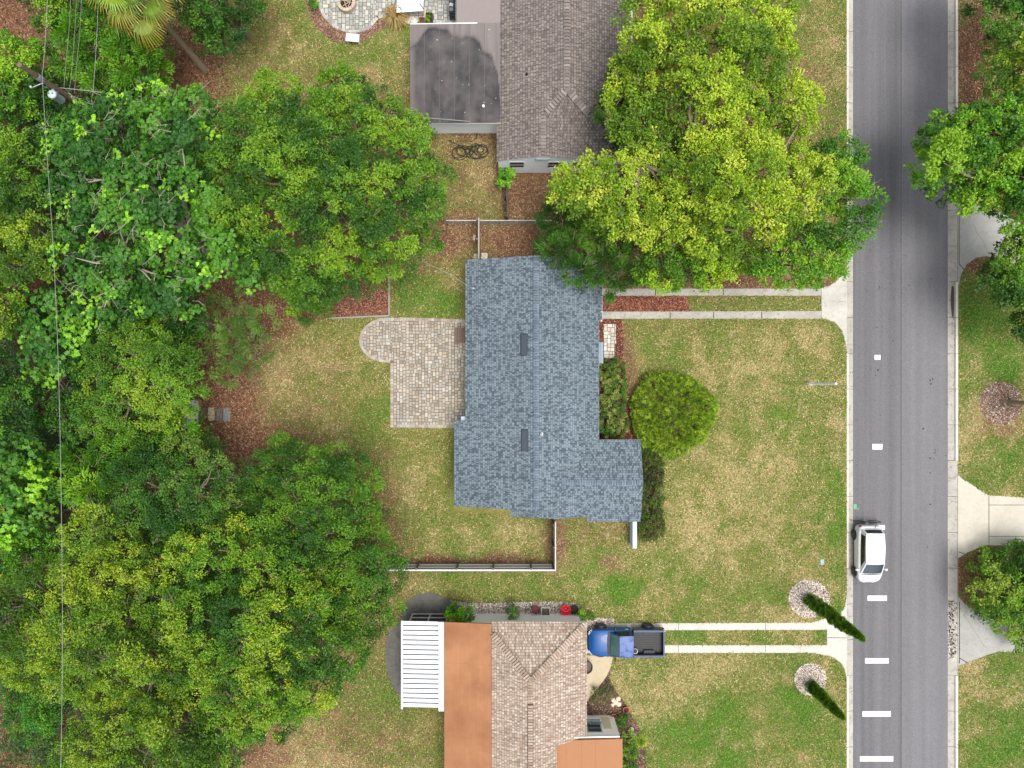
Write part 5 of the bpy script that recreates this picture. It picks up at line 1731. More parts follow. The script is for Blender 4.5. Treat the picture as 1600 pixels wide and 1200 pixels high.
def pickup():
    t = thing("pickup_truck", "blue pickup truck with a black bed on the lower driveway", "pickup truck", (0, 0, 0), 0)
    blue = plain("blue_metallic", srgb(12, 72, 134), .42, .10, 1.5, coat=.15)
    dkblue = plain("dark_blue_side", srgb(30, 44, 84), .3, .08, 2, coat=.5)
    # sun-bleached clear coat on the cab roof
    fad, nt, p, N, L = nmat("faded_blue_roof")
    o = objc(N); n = noise_node(N, L, o, 2.4, 5, .6)
    c = mixc(N, L, ramp(N, L, n, [(.40, 0.0), (.52, 1.0)]), srgb(34, 56, 120), srgb(74, 96, 150)); L.new(c, p.inputs["Base Color"]); p.inputs["Roughness"].default_value = .5
    hw = .88
    def sec(x, w, zb, zs, zt):
        return (x, [(w * .84, zb), (w * .98, zb + .08), (w, zb + .30), (w, zs - .12), (w * .97, zs - .02), (w * .90, zs + .02), (w * .5, zt), (0, zt + .012)])
    m = MB()
    loft(m, [sec(-.35, hw, .36, 1.02, 1.05), sec(.9, hw, .36, 1.02, 1.05), sec(1.05, hw * .99, .36, 1.0, 1.07), sec(1.6, hw * .97, .36, .97, 1.05), sec(2.0, hw * .93, .38, .92, 1.0), sec(2.2, hw * .86, .40, .84, .9), sec(2.32, hw * .74, .42, .74, .78), sec(2.38, hw * .6, .44, .64, .65)])
    m.build("body", blue, t)
    b0, b1, r0, r1 = -.42, 1.02, -.34, .42; zb, zr = 1.03, 1.60; wb, wr = hw * .93, hw * .76
    FL, FR, RL, RR = (b1, wb * .94, zb + .02), (b1, -wb * .94, zb + .02), (b0, wb, zb), (b0, -wb, zb)
    fl, fr, rl, rr = (r1, wr, zr - .02), (r1, -wr, zr - .02), (r0, wr, zr - .02), (r0, -wr, zr - .02)
    Q = {'front': (FL, FR, fr, fl), 'rear': (RR, RL, rl, rr), 'left': (RL, FL, fl, rl), 'right': (FR, RR, rr, fr)}
    m = MB()
    for q in Q.values(): patch(m, q, 0, 1, 0, 1, 0, 6, bulge=.02)
    m.build("cabin", dkblue, t)
    m = MB(); patch(m, Q['front'], .05, .95, .10, .93, .010, 10, bulge=.04); m.build("windshield", plain("green_glass", srgb(56, 86, 84), .08, .3, 3, spec=.8), t)
    m = MB(); rows = []
    for u in range(13):
        yy = (-1 + 2 * u / 12) * hw * .84; bow = .10 * (1 - (yy / hw) ** 2)
        rows.append([(.93 + bow, yy, 1.12 - .05 * (yy / hw) ** 2), (1.10 + bow, yy, 1.092 - .05 * (yy / hw) ** 2)])
    m.grid(rows, smooth=True)
    m.tube([(1.02, .5, 1.09), (.86, .1, 1.2)], .012, 5); m.tube([(1.02, -.1, 1.09), (.86, -.5, 1.2)], .012, 5); m.build("wiper_cowl", BLACK, t)
    for s in ('left', 'right'):
        m = MB(); patch(m, Q[s], .10, .80, .15, .88, .008, 6, bulge=.02); m.build("side_window", GLASS_SIDE, t)
    m = MB(); patch(m, Q['rear'], .12, .88, .25, .85, .008, 6, bulge=.02); m.build("rear_window", GLASS_SIDE, t)
    m = MB(); rows = []
    for k in range(9):
        x = r0 - .06 + (r1 - r0 + .12) * k / 8; zz = zr + .02 * math.sin(math.pi * k / 8)
        rows.append([(x, (wr + .01) * math.cos(a), zz - .03 + .05 * math.sin(a)) for a in [math.pi * j / 12 for j in range(13)]])
    m.grid(rows, smooth=True); m.build("roof", fad, t)
    # open load bed
    x0, x1, z = -2.42, -.50, 1.06
    m = MB()
    for s in (1, -1):
        pr = [(hw * .86, .40), (hw * .99, .5), (hw, .75), (hw, z - .05), (hw * .98, z), (hw - .13, z), (hw - .14, z - .03)]
        rows = [[(x, s * y, zz) for y, zz in pr] for x in (x0, x1)]
        if s > 0: rows = rows[::-1]
        m.grid(rows, smooth=False)
    m.box(x0 - .05, x0, -hw * .97, hw * .97, .42, z - .01)
    m.build("bed_side", dkblue, t)
    m = MB(); m.box(x0 - .055, x0 + .03, -hw + .12, hw - .12, z - .012, z + .012); m.box(x0, x1, hw - .135, hw - .02, z + .002, z + .016); m.box(x0, x1, -hw + .02, -hw + .135, z + .002, z + .016)
    m.build("bed_rail", plain("rail_blue_grey", srgb(62, 76, 108), .6, .08, 4), t)
    m = MB(); m.box(x0 + .03, x1, -hw + .14, hw - .14, .58, .62)
    for k in range(13): yy = -hw + .2 + k * (2 * hw - .4) / 12; m.box(x0 + .04, x1 - .02, yy - .025, yy + .025, .62, .64)
    m.box(x0 + .03, x0 + .045, -hw + .14, hw - .14, .62, z - .02); m.box(x1 - .02, x1, -hw + .14, hw - .14, .62, z)
    m.box(x0 + .045, x1 - .02, hw - .16, hw - .141, .62, z - .02); m.box(x0 + .045, x1 - .02, -hw + .141, -hw + .16, .62, z - .02)
    for s in (1, -1):   # wheel boxes
        m.prism([(-1.9, s * (hw - .16)), (-1.15, s * (hw - .16)), (-1.22, s * (hw - .36)), (-1.83, s * (hw - .36))], .62, .80)
    m.build("bed_liner", plain("bed_liner_black", srgb(32, 32, 36), .6, .35, 7), t)
    m = MB(); m.box(x0 - .14, x0 - .06, -hw * .9, hw * .9, .42, .56); m.build("rear_bumper", GALV, t)
    m = MB(); rows = [[(2.30 + .10 * math.cos(a) - .25 * abs(math.sin(a)) ** 3, .86 * math.sin(a), zz) for a in [(-1 + 2 * k / 14) * math.pi / 2 for k in range(15)]] for zz in (.40, .60)]
    m.grid(rows, smooth=True); m.build("front_bumper", GALV, t)
    for s in (1, -1):
        m = MB(); p = [(2.12, s * .80, .78), (2.28, s * .66, .74), (2.36, s * .44, .70), (2.30, s * .46, .84), (2.08, s * .76, .90)]; p = [(a + .03, b + s * .02, c) for a, b, c in p]; m.face(p if s > 0 else p[::-1]); m.build("headlight", LAMP, t)
        m = MB(); m.box(x0 - .052, x0 + .02, s * hw * .99 - .03, s * hw * .99 + .01, .70, .98); m.build("tail_light", REDLAMP, t)
        m = MB(); m.obox((.68, s * (hw + .12), 1.06), (.10, .2, .16), 0, bev=.03); m.tube([(.68, s * hw * .93, 1.05), (.68, s * (hw + .04), 1.1)], .02, 6); m.build("wing_mirror", BLACK, t)
        m = MB(); m.box(-.15, 0.02, s * (hw + .002) - .008, s * (hw + .002) + .008, .88, .91); m.build("door_handle", GALV, t)
        for x in (-1.52, 1.52):
            m = MB(); m.lathe((x, s * (hw - .03), .36), [(.41, -.03 * s), (.415, .05 * s), (.34, .055 * s)], 22, axis='y'); m.build("wheel_arch", BLACK, t)
            wheel(t, (x, s * (hw + .015), .34), s, .34, .21)
    x, y = W2(973, 996.5)
    t.location = (x + .03, y, .02); t.rotation_euler = (0, 0, math.pi)
    return t


pk = pickup()
xb, yb = W2(992, 1017, .8)
tb = thing("bucket", "small white rimmed bucket lying in the pickup's black bed", "bucket", (xb, yb, .66))
m_ = MB(); m_.lathe((xb, yb, .665), [(0, .005), (.13, .005), (.165, .2), (.18, .2), (.18, .22), (.15, .22), (.12, .02), (0, .02)], 20, srgb(196, 196, 190)); m_.build("shell", ANY, tb)
m_ = MB(); m_.lathe((xb, yb, .665), [(0, .14), (.14, .15)], 16, srgb(30, 30, 30)); m_.build("contents", ANY, tb)
# ------------------------------------------------------------ foliage
def unit(v):
    return v / np.maximum(np.linalg.norm(v, axis=1, keepdims=True), 1e-9)


def leaves_from(cent, outd, cr, nper, L, Wd, pal, rng, mode='leaf', tone=None, flat=.75, spread=1.0, jit=.22):
    """cent (n,3) clump centres, outd (n,3) outward directions, cr clump radius -> quads"""
    n = len(cent)
    ci = np.repeat(np.arange(n), nper)
    N = len(ci)
    pal = np.array(pal)
    if mode == 'rosette':
        k = 7
        sub = nper // k
        sc = cent[np.repeat(np.arange(n), sub)] + rng.normal(0, 1, (n * sub, 3)) * cr * np.array([.55, .55, .4])
        so = unit(outd[np.repeat(np.arange(n), sub)] * .7 + rng.normal(0, .35, (n * sub, 3)) + np.array([0, 0, .7]))
        ci = np.repeat(np.repeat(np.arange(n), sub), k)
        ii = np.repeat(np.arange(n * sub), k); N = len(ii)
        up = so[ii]
        t1 = unit(np.cross(up, np.array([[.3, .9, .2]]))); t2 = np.cross(up, t1)
        a = np.tile(np.arange(k), n * sub) * 2 * math.pi / k + np.repeat(rng.uniform(0, 6, n * sub), k) + rng.normal(0, .2, N)
        ax = unit(t1 * np.cos(a)[:, None] + t2 * np.sin(a)[:, None] + up * rng.uniform(-.35, .25, N)[:, None])
        nn = unit(up - ax * np.sum(up * ax, 1)[:, None])
        ln = L * rng.uniform(.7, 1.2, N)
        P = sc[ii] + ax * (ln * .5)[:, None]
    else:
        off = rng.normal(0, 1, (N, 3)); off = unit(off) * (rng.rand(N, 1) ** .45)
        P = cent[ci] + off * cr * np.array([spread, spread, flat])
        o = unit(outd[ci] + off * .8)
        ax = unit(o * .55 + rng.normal(0, .5, (N, 3)) + np.array([0, 0, .05])) if mode == 'leaf' else unit(o * 1.4 + rng.normal(0, .30, (N, 3)) + np.array([0, 0, .15]))
        u = unit(np.array([[0, 0, .9]]) + o * .45 + rng.normal(0, .38, (N, 3)))
        bb = unit(np.cross(u, ax)); nn = np.cross(ax, bb)
        ln = L * rng.uniform(.65, 1.3, N)
    bb = np.cross(nn, ax)
    w = Wd * rng.uniform(.7, 1.25, N)
    a2 = ax * (ln / 2)[:, None]; b2 = bb * (w / 2)[:, None]; f = nn * (w * .22)[:, None]
    V = np.stack([P - a2, P - b2 + f + a2 * .1, P + a2 - f * .6, P + b2 + f + a2 * .1], 1).reshape(-1, 3)
    ti = rng.randint(0, len(pal), n) if tone is None else tone
    c = pal[ti][ci] * rng.uniform(1 - jit, 1 + jit, (N, 1))
    c[:, 0] *= rng.uniform(.88, 1.12, N)
    return V, np.repeat(c, 4, 0)


def dome_clumps(B, rng, per_m2, zmin=-.35, squash=.85):
    """B (n,4) boughs x,y,z,r -> clump centres spread over their upper shells"""
    cs = []; os = []; bi = []
    for i, (x, y, z, r) in enumerate(B):
        k = max(5, int(per_m2 * 2 * math.pi * r * r))
        d = rng.normal(0, 1, (k * 3, 3)); d = unit(d); d = d[d[:, 2] > zmin][:k]
        q = r * rng.uniform(.72, 1.05, (len(d), 1))
        cs.append(np.array([x, y, z]) + d * q * np.array([1, 1, squash])); os.append(d); bi.append(np.full(len(d), i))
    C = np.concatenate(cs); O = np.concatenate(os); I = np.concatenate(bi)
    keep = np.ones(len(C), bool)
    for i, (x, y, z, r) in enumerate(B):
        dd = np.sqrt((C[:, 0] - x) ** 2 + (C[:, 1] - y) ** 2 + ((C[:, 2] - z) / squash) ** 2)
        keep &= (dd > r * .70) | (I == i)
    return C[keep], O[keep], I[keep]


def poisson(poly, sp, rng, inset):
    xs = [p[0] for p in poly]; ys = [p[1] for p in poly]
    pts = []
    cand = rng.uniform([min(xs), min(ys)], [max(xs), max(ys)], (9000, 2))
    ok = inpoly(cand[:, 0], cand[:, 1], poly) & (edist(cand[:, 0], cand[:, 1], poly) > inset)
    for c in cand[ok]:
        if all((c[0] - q[0]) ** 2 + (c[1] - q[1]) ** 2 > sp * sp for q in pts): pts.append(c)
    return np.array(pts) if pts else np.array([[sum(xs) / len(xs), sum(ys) / len(ys)]])


TOTAL = [0]
def tree(name, label, cat, poly, ztop, zedge, pal, seed, sp=1.25, br=(.75, 1.15), L=.17, Wd=.085, per=34, dens=3.6, cr=.34, mode='leaf', group=None,
         base=None, trunk_r=.22, bark=None, twigs=0, hi=None, hifrac=.15, inner=True, gaps=0.0, flat=.75, zj=.5, jit=.22, squash=.85, mat=None, lump=2.4, bshift=0.0):
    rng = np.random.RandomState(seed)
    zm = (ztop + zedge) / 2
    kpx = S * H / (H - zm)             # photograph pixels per metre up there
    ppx = poisson(poly, sp * .84 * kpx, rng, br[0] * .62 * kpx)
    ed = edist(ppx[:, 0], ppx[:, 1], poly)
    dm = max(ed.max(), 1)
    if gaps:
        k = rng.rand(len(ppx)) > gaps; k |= ed < dm * .25; ppx = ppx[k]; ed = ed[k]
    t_ = np.clip(ed / dm, 0, 1)
    z = zedge + (ztop - zedge) * np.sqrt(1 - (1 - t_) ** 2) + rng.normal(0, zj, len(ppx))
    r = rng.uniform(br[0], br[1], len(ppx))
    wx_, wy_ = ppx[:, 0] / 29.0, ppx[:, 1] / 29.0
    z = z + (vnoise(wx_, wy_, 2.6, 70) - .5) * lump * min(1, max(0, (ztop - 3.5) / 4))
    z = z - r * .7
    z = np.maximum(z, r * .6 + .15)
    k = (H - z) / H / S
    B = np.stack([(ppx[:, 0] - 800) * k, (600 - ppx[:, 1]) * k, z, r], 1)
    C, O, I = dome_clumps(B, rng, dens * 1.15, squash=squash)
    per = int(per * 1.3); L *= .92; Wd *= .92
    pal = list(pal)
    nb = vnoise(C[:, 0], C[:, 1], 1.7, seed % 7)
    btone = rng.rand(len(B))[I]
    f = np.clip(.45 * nb + .35 * btone + .2 * rng.rand(len(C)), 0, .999)
    # sort palette dark..light along f
    q = np.argsort(np.argsort(f)) / max(1, len(f))
    tone = np.minimum((q * len(pal)).astype(int), len(pal) - 1)
    if hi is not None:      # fresh flush of young leaves on some clumps
        pal = pal + list(hi)
        hn = vnoise(C[:, 0] + 40, C[:, 1], .9, 5) + rng.rand(len(C)) * .5
        s = hn > np.quantile(hn, 1 - hifrac)
        s &= O[:, 2] > .1
        tone[s] = len(pal) - len(hi) + rng.randint(0, len(hi), s.sum())
    V, Cc = leaves_from(C, O, cr, per, L, Wd, pal, rng, mode, tone, flat, jit=jit)
    if inner:
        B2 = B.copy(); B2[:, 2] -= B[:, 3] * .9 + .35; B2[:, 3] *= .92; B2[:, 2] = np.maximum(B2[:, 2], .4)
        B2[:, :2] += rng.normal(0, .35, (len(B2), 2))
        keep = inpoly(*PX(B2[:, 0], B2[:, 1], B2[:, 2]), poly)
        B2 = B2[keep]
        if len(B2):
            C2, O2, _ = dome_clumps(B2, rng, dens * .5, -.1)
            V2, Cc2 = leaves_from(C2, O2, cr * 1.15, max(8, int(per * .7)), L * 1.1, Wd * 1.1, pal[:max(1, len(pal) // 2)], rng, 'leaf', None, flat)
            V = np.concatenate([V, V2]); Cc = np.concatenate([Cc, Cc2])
    V[:, 2] = np.maximum(V[:, 2], .01)
    TOTAL[0] += len(V) // 4
    if base is None:
        base = (float(B[:, 0].mean()) + bshift, float(B[:, 1].mean()))
    t = thing(name, label, cat, (base[0], base[1], 0), 0, group)
    fast_mesh("crown", V, 4, Cc, mat or LEAF, t)
    # wood: trunk, limbs to spread boughs, boughs off the limbs
    mb = MB(); rr = random.Random(seed)
    zt = max(.5, min(ztop * .3, 3.2))
    top = Vector((base[0] + rr.gauss(0, .1), base[1] + rr.gauss(0, .1), zt))
    mb.tube([(base[0], base[1], 0), (base[0] + .03, base[1], .25), (base[0], base[1] + .05, zt * .6), top], [trunk_r * 1.5, trunk_r * 1.12, trunk_r, trunk_r * .92], 9)
    m = min(7, len(B)); order = [int(rng.randint(len(B)))]
    while len(order) < m:
        d = np.min([np.hypot(B[:, 0] - B[o, 0], B[:, 1] - B[o, 1]) for o in order], 0); order.append(int(d.argmax()))
    mains = []
    for o in order:
        e = Vector(B[o, :3]); mid = top.lerp(e, .45) + Vector((rr.gauss(0, .3), rr.gauss(0, .3), (e.z - zt) * .22)); q1 = top.lerp(mid, .5) + Vector((rr.gauss(0, .12), rr.gauss(0, .12), 0))
        mb.tube([top, q1, mid, mid.lerp(e, .6) + Vector((rr.gauss(0, .2), rr.gauss(0, .2), .1)), e], [trunk_r * .6, trunk_r * .5, trunk_r * .36, trunk_r * .22, trunk_r * .1], 6)
        mains.append((q1, mid, e))
    for i in range(len(B)):
        if i in order: continue
        e = Vector(B[i, :3]); best = min((p for mn in mains for p in (mn[0], mn[1], mn[1].lerp(mn[2], .5))), key=lambda p: (p - e).length)
        mid = best.lerp(e, .5) + Vector((rr.gauss(0, .2), rr.gauss(0, .2), .2))
        mb.tube([best, mid, e], [trunk_r * .26, trunk_r * .17, trunk_r * .07], 5)
    if twigs:
        for _ in range(int(twigs * .55)):
            i = rr.randrange(len(B)); c = Vector(B[i, :3]); r_ = B[i, 3]
            a = rr.uniform(0, 6.28); d = Vector((math.cos(a), math.sin(a), rr.uniform(.25, .9))).normalized()
            p0 = c + d * r_ * .55; p1 = c + d * r_ * (1.0) + Vector((rr.gauss(0, .12), rr.gauss(0, .12), .05)); p2 = p1 + Vector((math.cos(a + rr.gauss(0, .7)), math.sin(a + rr.gauss(0, .7)), rr.uniform(-.1, .3))) * rr.uniform(.25, .7)
            mb.tube([p0, p1, p2], [.022, .015, .006], 4, cap=False)
            for s in (-1, 1):
                b_ = a + s * rr.uniform(.5, 1.0); mb.tube([p1, p1 + Vector((math.cos(b_), math.sin(b_), rr.uniform(0, .25))) * rr.uniform(.2, .5)], [.010, .004], 3, cap=False)
    mb.build("trunk", bark or BARK, t)
    return t


def G(*c): return [srgb(min(255, x[0] * 1.07 + 2), min(255, x[1] * 1.07 + 3), x[2]) for x in c]
# palettes (dark .. light), leaf colours as seen on a leaf held in the hand
P_YEL = G((84, 114, 28), (106, 136, 32), (128, 152, 38), (144, 166, 44), (156, 174, 54))
P_MID = G((48, 84, 26), (62, 100, 28), (78, 116, 30), (92, 130, 34), (108, 142, 38))
P_BRI = G((54, 96, 26), (70, 116, 26), (86, 134, 30), (102, 148, 34), (122, 158, 40))
P_OLV = G((60, 92, 22), (78, 112, 26), (96, 128, 30), (116, 142, 34), (134, 154, 40))
P_DRK = G((38, 74, 24), (48, 88, 28), (60, 102, 30), (74, 116, 34))
P_BLU = G((42, 86, 28), (54, 100, 32), (66, 114, 36), (82, 130, 42))
P_BLH = G((118, 168, 46), (138, 184, 52))
P_LIV = G((44, 82, 22), (58, 98, 24), (76, 116, 26), (94, 132, 30), (114, 146, 36))
P_WIL = G((76, 112, 48), (94, 130, 56), (110, 142, 66))
# ------------------------------------------------------------ the trees, one by one
tree("oak_tree", "huge yellow green tree crown between the brown roof and the road", "tree",
     [(990, -60), (1215, -60), (1228, 30), (1242, 75), (1262, 130), (1274, 180), (1272, 230), (1290, 262), (1296, 320), (1252, 372), (1200, 388), (1150, 402), (1090, 396), (1040, 392), (960, 362), (890, 335), (862, 308), (880, 268), (930, 250), (966, 230), (948, 190), (942, 155), (965, 110), (978, 60)],
     11, 6.5, P_YEL, 11, sp=1.15, br=(.7, 1.1), L=.17, Wd=.10, per=30, dens=4.2, twigs=150, hi=G((170, 180, 66)), hifrac=.08, trunk_r=.42, zj=.6)
tree("oak_tree", "bright green tree at the kerb overhanging the road's left edge", "tree",
     [(1270, 214), (1304, 208), (1338, 232), (1352, 260), (1364, 320), (1362, 374), (1332, 402), (1320, 428), (1280, 438), (1240, 440), (1200, 434), (1180, 402), (1240, 366), (1288, 330), (1276, 262)],
     9, 5.5, P_BRI, 12, sp=1.1, per=34, trunk_r=.3, twigs=30, gaps=.05)
tree("camphor_tree", "lime green tree hanging over the upper driveway strip", "tree",
     [(1000, 385), (1100, 385), (1200, 392), (1215, 424), (1200, 436), (1160, 430), (1124, 458), (1090, 454), (1075, 432), (1052, 448), (1030, 454), (1005, 440)],
     8, 5, G((58, 96, 20), (76, 116, 22), (98, 138, 26), (122, 156, 32), (140, 166, 38)), 13, sp=1.0, br=(.6, .95), trunk_r=.22)
tree("bamboo_like_tree", "feathery green tree over the top right corner of the blue grey roof", "tree",
     [(848, 330), (900, 325), (960, 355), (1012, 388), (1012, 440), (975, 462), (940, 462), (905, 452), (888, 425), (862, 405), (845, 372)],
     6.5, 4, G((40, 74, 24), (54, 92, 28), (70, 110, 32), (92, 132, 38)), 14, sp=1.0, br=(.6, .95), L=.30, Wd=.05, mode='spray', per=34, trunk_r=.16, twigs=60)
tree("understorey_tree", "dark green tree peeping out between brown roof and yellow crown", "tree",
     [(938, 150), (960, 105), (985, 60), (1010, 100), (1000, 200), (985, 245), (955, 235), (940, 190)], 6.5, 4.5, P_DRK, 15, sp=1.0, br=(.6, .9), trunk_r=.15)
tree("oak_tree", "round bright green tree reaching over the right side of the road", "tree",
     [(1424, 240), (1450, 200), (1478, 172), (1520, 170), (1560, 150), (1600, 150), (1670, 160), (1670, 420), (1604, 372), (1562, 346), (1540, 322), (1500, 322), (1460, 312), (1438, 272)],
     8.5, 5, P_BRI, 16, bshift=2.5, sp=1.1, per=36, L=.19, Wd=.10, trunk_r=.32, twigs=20)
tree("oak_tree", "yellow green tree top on the right edge below the dark corner tree", "tree",
     [(1552, 66), (1582, 48), (1680, 38), (1680, 172), (1590, 165), (1548, 150), (1535, 118)], 8, 5, P_OLV + G((140, 150, 44)), 17, bshift=2.5, sp=1.1, trunk_r=.25)
tree("camphor_tree", "dark green tree filling the photo's top right corner", "tree",
     [(1530, -60), (1520, 10), (1528, 45), (1560, 64), (1600, 58), (1680, 50), (1680, -60)], 7, 4.5, P_DRK + G((76, 122, 34)), 18, bshift=3.0, sp=1.1, trunk_r=.2)
tree("camphor_tree", "leafy green tree right of the right lawn above the palm", "tree",
     [(1548, 430), (1568, 400), (1572, 376), (1604, 360), (1680, 360), (1680, 540), (1604, 522), (1584, 505), (1575, 480), (1555, 462)], 6, 3.6, P_MID, 19, bshift=1.6, sp=1.0, L=.2, Wd=.10, trunk_r=.18)
tree("camphor_tree", "small spreading tree between the two lower right driveways", "tree",
     [(1526, 892), (1545, 866), (1572, 855), (1680, 855), (1680, 1040), (1608, 1014), (1576, 1004), (1548, 975), (1530, 950), (1516, 925)], 3.2, 1.5, P_MID + G((120, 140, 50)), 20, sp=.95, br=(.6, .95), trunk_r=.16)

# back gardens
tree("camphor_tree", "broad green tree crown above the patio, left of the stained flat roof", "tree",
     [(330, 190), (362, 168), (400, 150), (430, 124), (478, 132), (500, 152), (520, 112), (552, 118), (572, 134), (600, 160), (640, 165), (662, 200), (672, 240), (692, 290), (700, 330), (690, 380), (650, 405), (620, 420), (565, 445), (520, 470), (480, 470), (440, 452), (400, 430), (350, 400), (318, 350), (308, 290), (312, 230)],
     10, 5, P_MID + G((118, 148, 40)), 21, sp=1.3, br=(.85, 1.3), L=.19, Wd=.085, per=36, trunk_r=.36, twigs=30, gaps=.08, zj=.9)
tree("shrub", "bright green bush at the left end of the mulch square", "shrub",
     [(418, 440), (470, 430), (520, 440), (522, 468), (516, 495), (480, 500), (440, 480)], 3.0, 1.6, P_BRI, 22, sp=.8, br=(.5, .8), L=.14, Wd=.07, trunk_r=.08)
tree("ear_tree", "blue green tree with round leaf tufts and bare twigs at upper left", "tree",
     [(200, 142), (240, 135), (312, 150), (332, 190), (334, 250), (345, 300), (362, 345), (398, 380), (406, 420), (400, 452), (340, 450), (312, 470), (290, 500), (240, 484), (200, 492), (150, 520), (128, 480), (98, 440), (84, 400), (78, 330), (70, 270), (80, 200), (130, 160)],
     11, 6, P_BLU, 23, sp=1.25, br=(.62, 1.0), L=.12, Wd=.10, per=49, dens=6.2, cr=.24, mode='rosette', twigs=260, hi=P_BLH, hifrac=.10, gaps=.1, jit=.3, trunk_r=.26, bark=PALEBARK, zj=.8)
tree("willow_like_tree", "sparse feathery grey green tree left of the back lawn", "tree",
     [(330, 470), (380, 458), (420, 488), (434, 540), (402, 585), (352, 600), (338, 570), (318, 520)], 4.6, 3, P_WIL, 24, sp=1.0, br=(.6, .95), L=.26, Wd=.04, mode='spray', per=26, dens=3.4, trunk_r=.1, twigs=50, inner=False)
tree("oak_tree", "dense olive green tree left of the white box", "tree",
     [(118, 570), (128, 520), (180, 498), (230, 498), (282, 520), (322, 556), (326, 590), (310, 622), (300, 645), (298, 662), (250, 690), (190, 705), (140, 690), (125, 650)],
     8, 3.8, P_MID[1:] + G((124, 150, 44)), 25, sp=1.05, br=(.65, 1.0), L=.14, Wd=.08, per=36, trunk_r=.25, twigs=10)
tree("privet_tree", "mid green tree below the dense olive one at the white box", "tree",
     [(150, 700), (190, 690), (250, 670), (275, 630), (300, 645), (304, 690), (278, 716), (225, 735), (190, 780), (150, 790), (135, 740)], 5.5, 3.2, P_BRI[:4], 26, sp=1.0, L=.2, Wd=.07, mode='spray', trunk_r=.18)

# lower left group
tree("live_oak", "dark green oak crown whose right edge borders the lower back lawn", "tree",
     [(400, 716), (440, 690), (490, 700), (545, 708), (592, 740), (584, 800), (612, 850), (626, 905), (620, 960), (580, 998), (520, 990), (460, 960), (420, 900), (392, 820)],
     9, 5, P_LIV[:4], 31, sp=1.1, br=(.75, 1.15), L=.14, Wd=.07, per=38, trunk_r=.28, twigs=20, lump=1.4)
tree("live_oak", "blue green oak crown directly below the white box", "tree",
     [(184, 722), (238, 690), (300, 684), (352, 700), (392, 730), (404, 760), (398, 830), (330, 850), (250, 850), (180, 822), (166, 772)],
     8, 3.8, P_DRK + G((84, 116, 52), (100, 126, 50)), 32, sp=1.15, L=.14, Wd=.07, per=38, trunk_r=.26, twigs=30)
tree("live_oak", "big green oak with yellow tipped boughs left of the white patio cover", "tree",
     [(250, 828), (330, 818), (400, 800), (465, 845), (540, 900), (572, 960), (574, 1010), (546, 1062), (500, 1100), (442, 1150), (400, 1170), (340, 1158), (300, 1100), (262, 1030), (232, 950)],
     11, 6, P_LIV + G((116, 138, 38)), 33, sp=1.3, br=(.8, 1.25), L=.15, Wd=.08, per=38, trunk_r=.4, twigs=60, hi=G((142, 160, 46)), hifrac=.10, gaps=.04, zj=.6, lump=1.9)
tree("live_oak", "yellowish oak crown spreading past the photo's left edge", "tree",
     [(-60, 905), (60, 892), (150, 850), (230, 850), (270, 930), (282, 1020), (300, 1090), (240, 1130), (150, 1094), (60, 1082), (-60, 1052)],
     10, 6, P_OLV, 34, sp=1.25, br=(.8, 1.2), L=.15, Wd=.08, per=38, trunk_r=.36, twigs=70, hi=G((140, 156, 48)), hifrac=.12, lump=1.8)
tree("live_oak", "olive green oak crown running off the bottom edge of the photo", "tree",
     [(62, 1172), (100, 1134), (180, 1102), (280, 1085), (350, 1130), (362, 1180), (334, 1270), (60, 1270)],
     10, 6, P_OLV[:4] + G((122, 142, 44)), 35, sp=1.2, L=.15, Wd=.08, per=36, trunk_r=.3, twigs=30)
tree("shrub", "small vivid green bush on bare soil in the bottom left corner", "shrub",
     [(5, 1090), (60, 1075), (98, 1095), (92, 1140), (50, 1162), (10, 1150)], 3.5, 2, P_BRI[:3] + G((60, 120, 40)), 36, sp=.8, br=(.5, .8), L=.16, Wd=.08, trunk_r=.08)
tree("live_oak", "olive oak crown left of the blue green one, under the power line", "tree",
     [(120, 800), (170, 770), (186, 826), (250, 850), (240, 880), (170, 860), (130, 870), (100, 850)], 8.5, 5.5, P_OLV, 37, sp=1.1, L=.15, Wd=.08, trunk_r=.2, twigs=30)

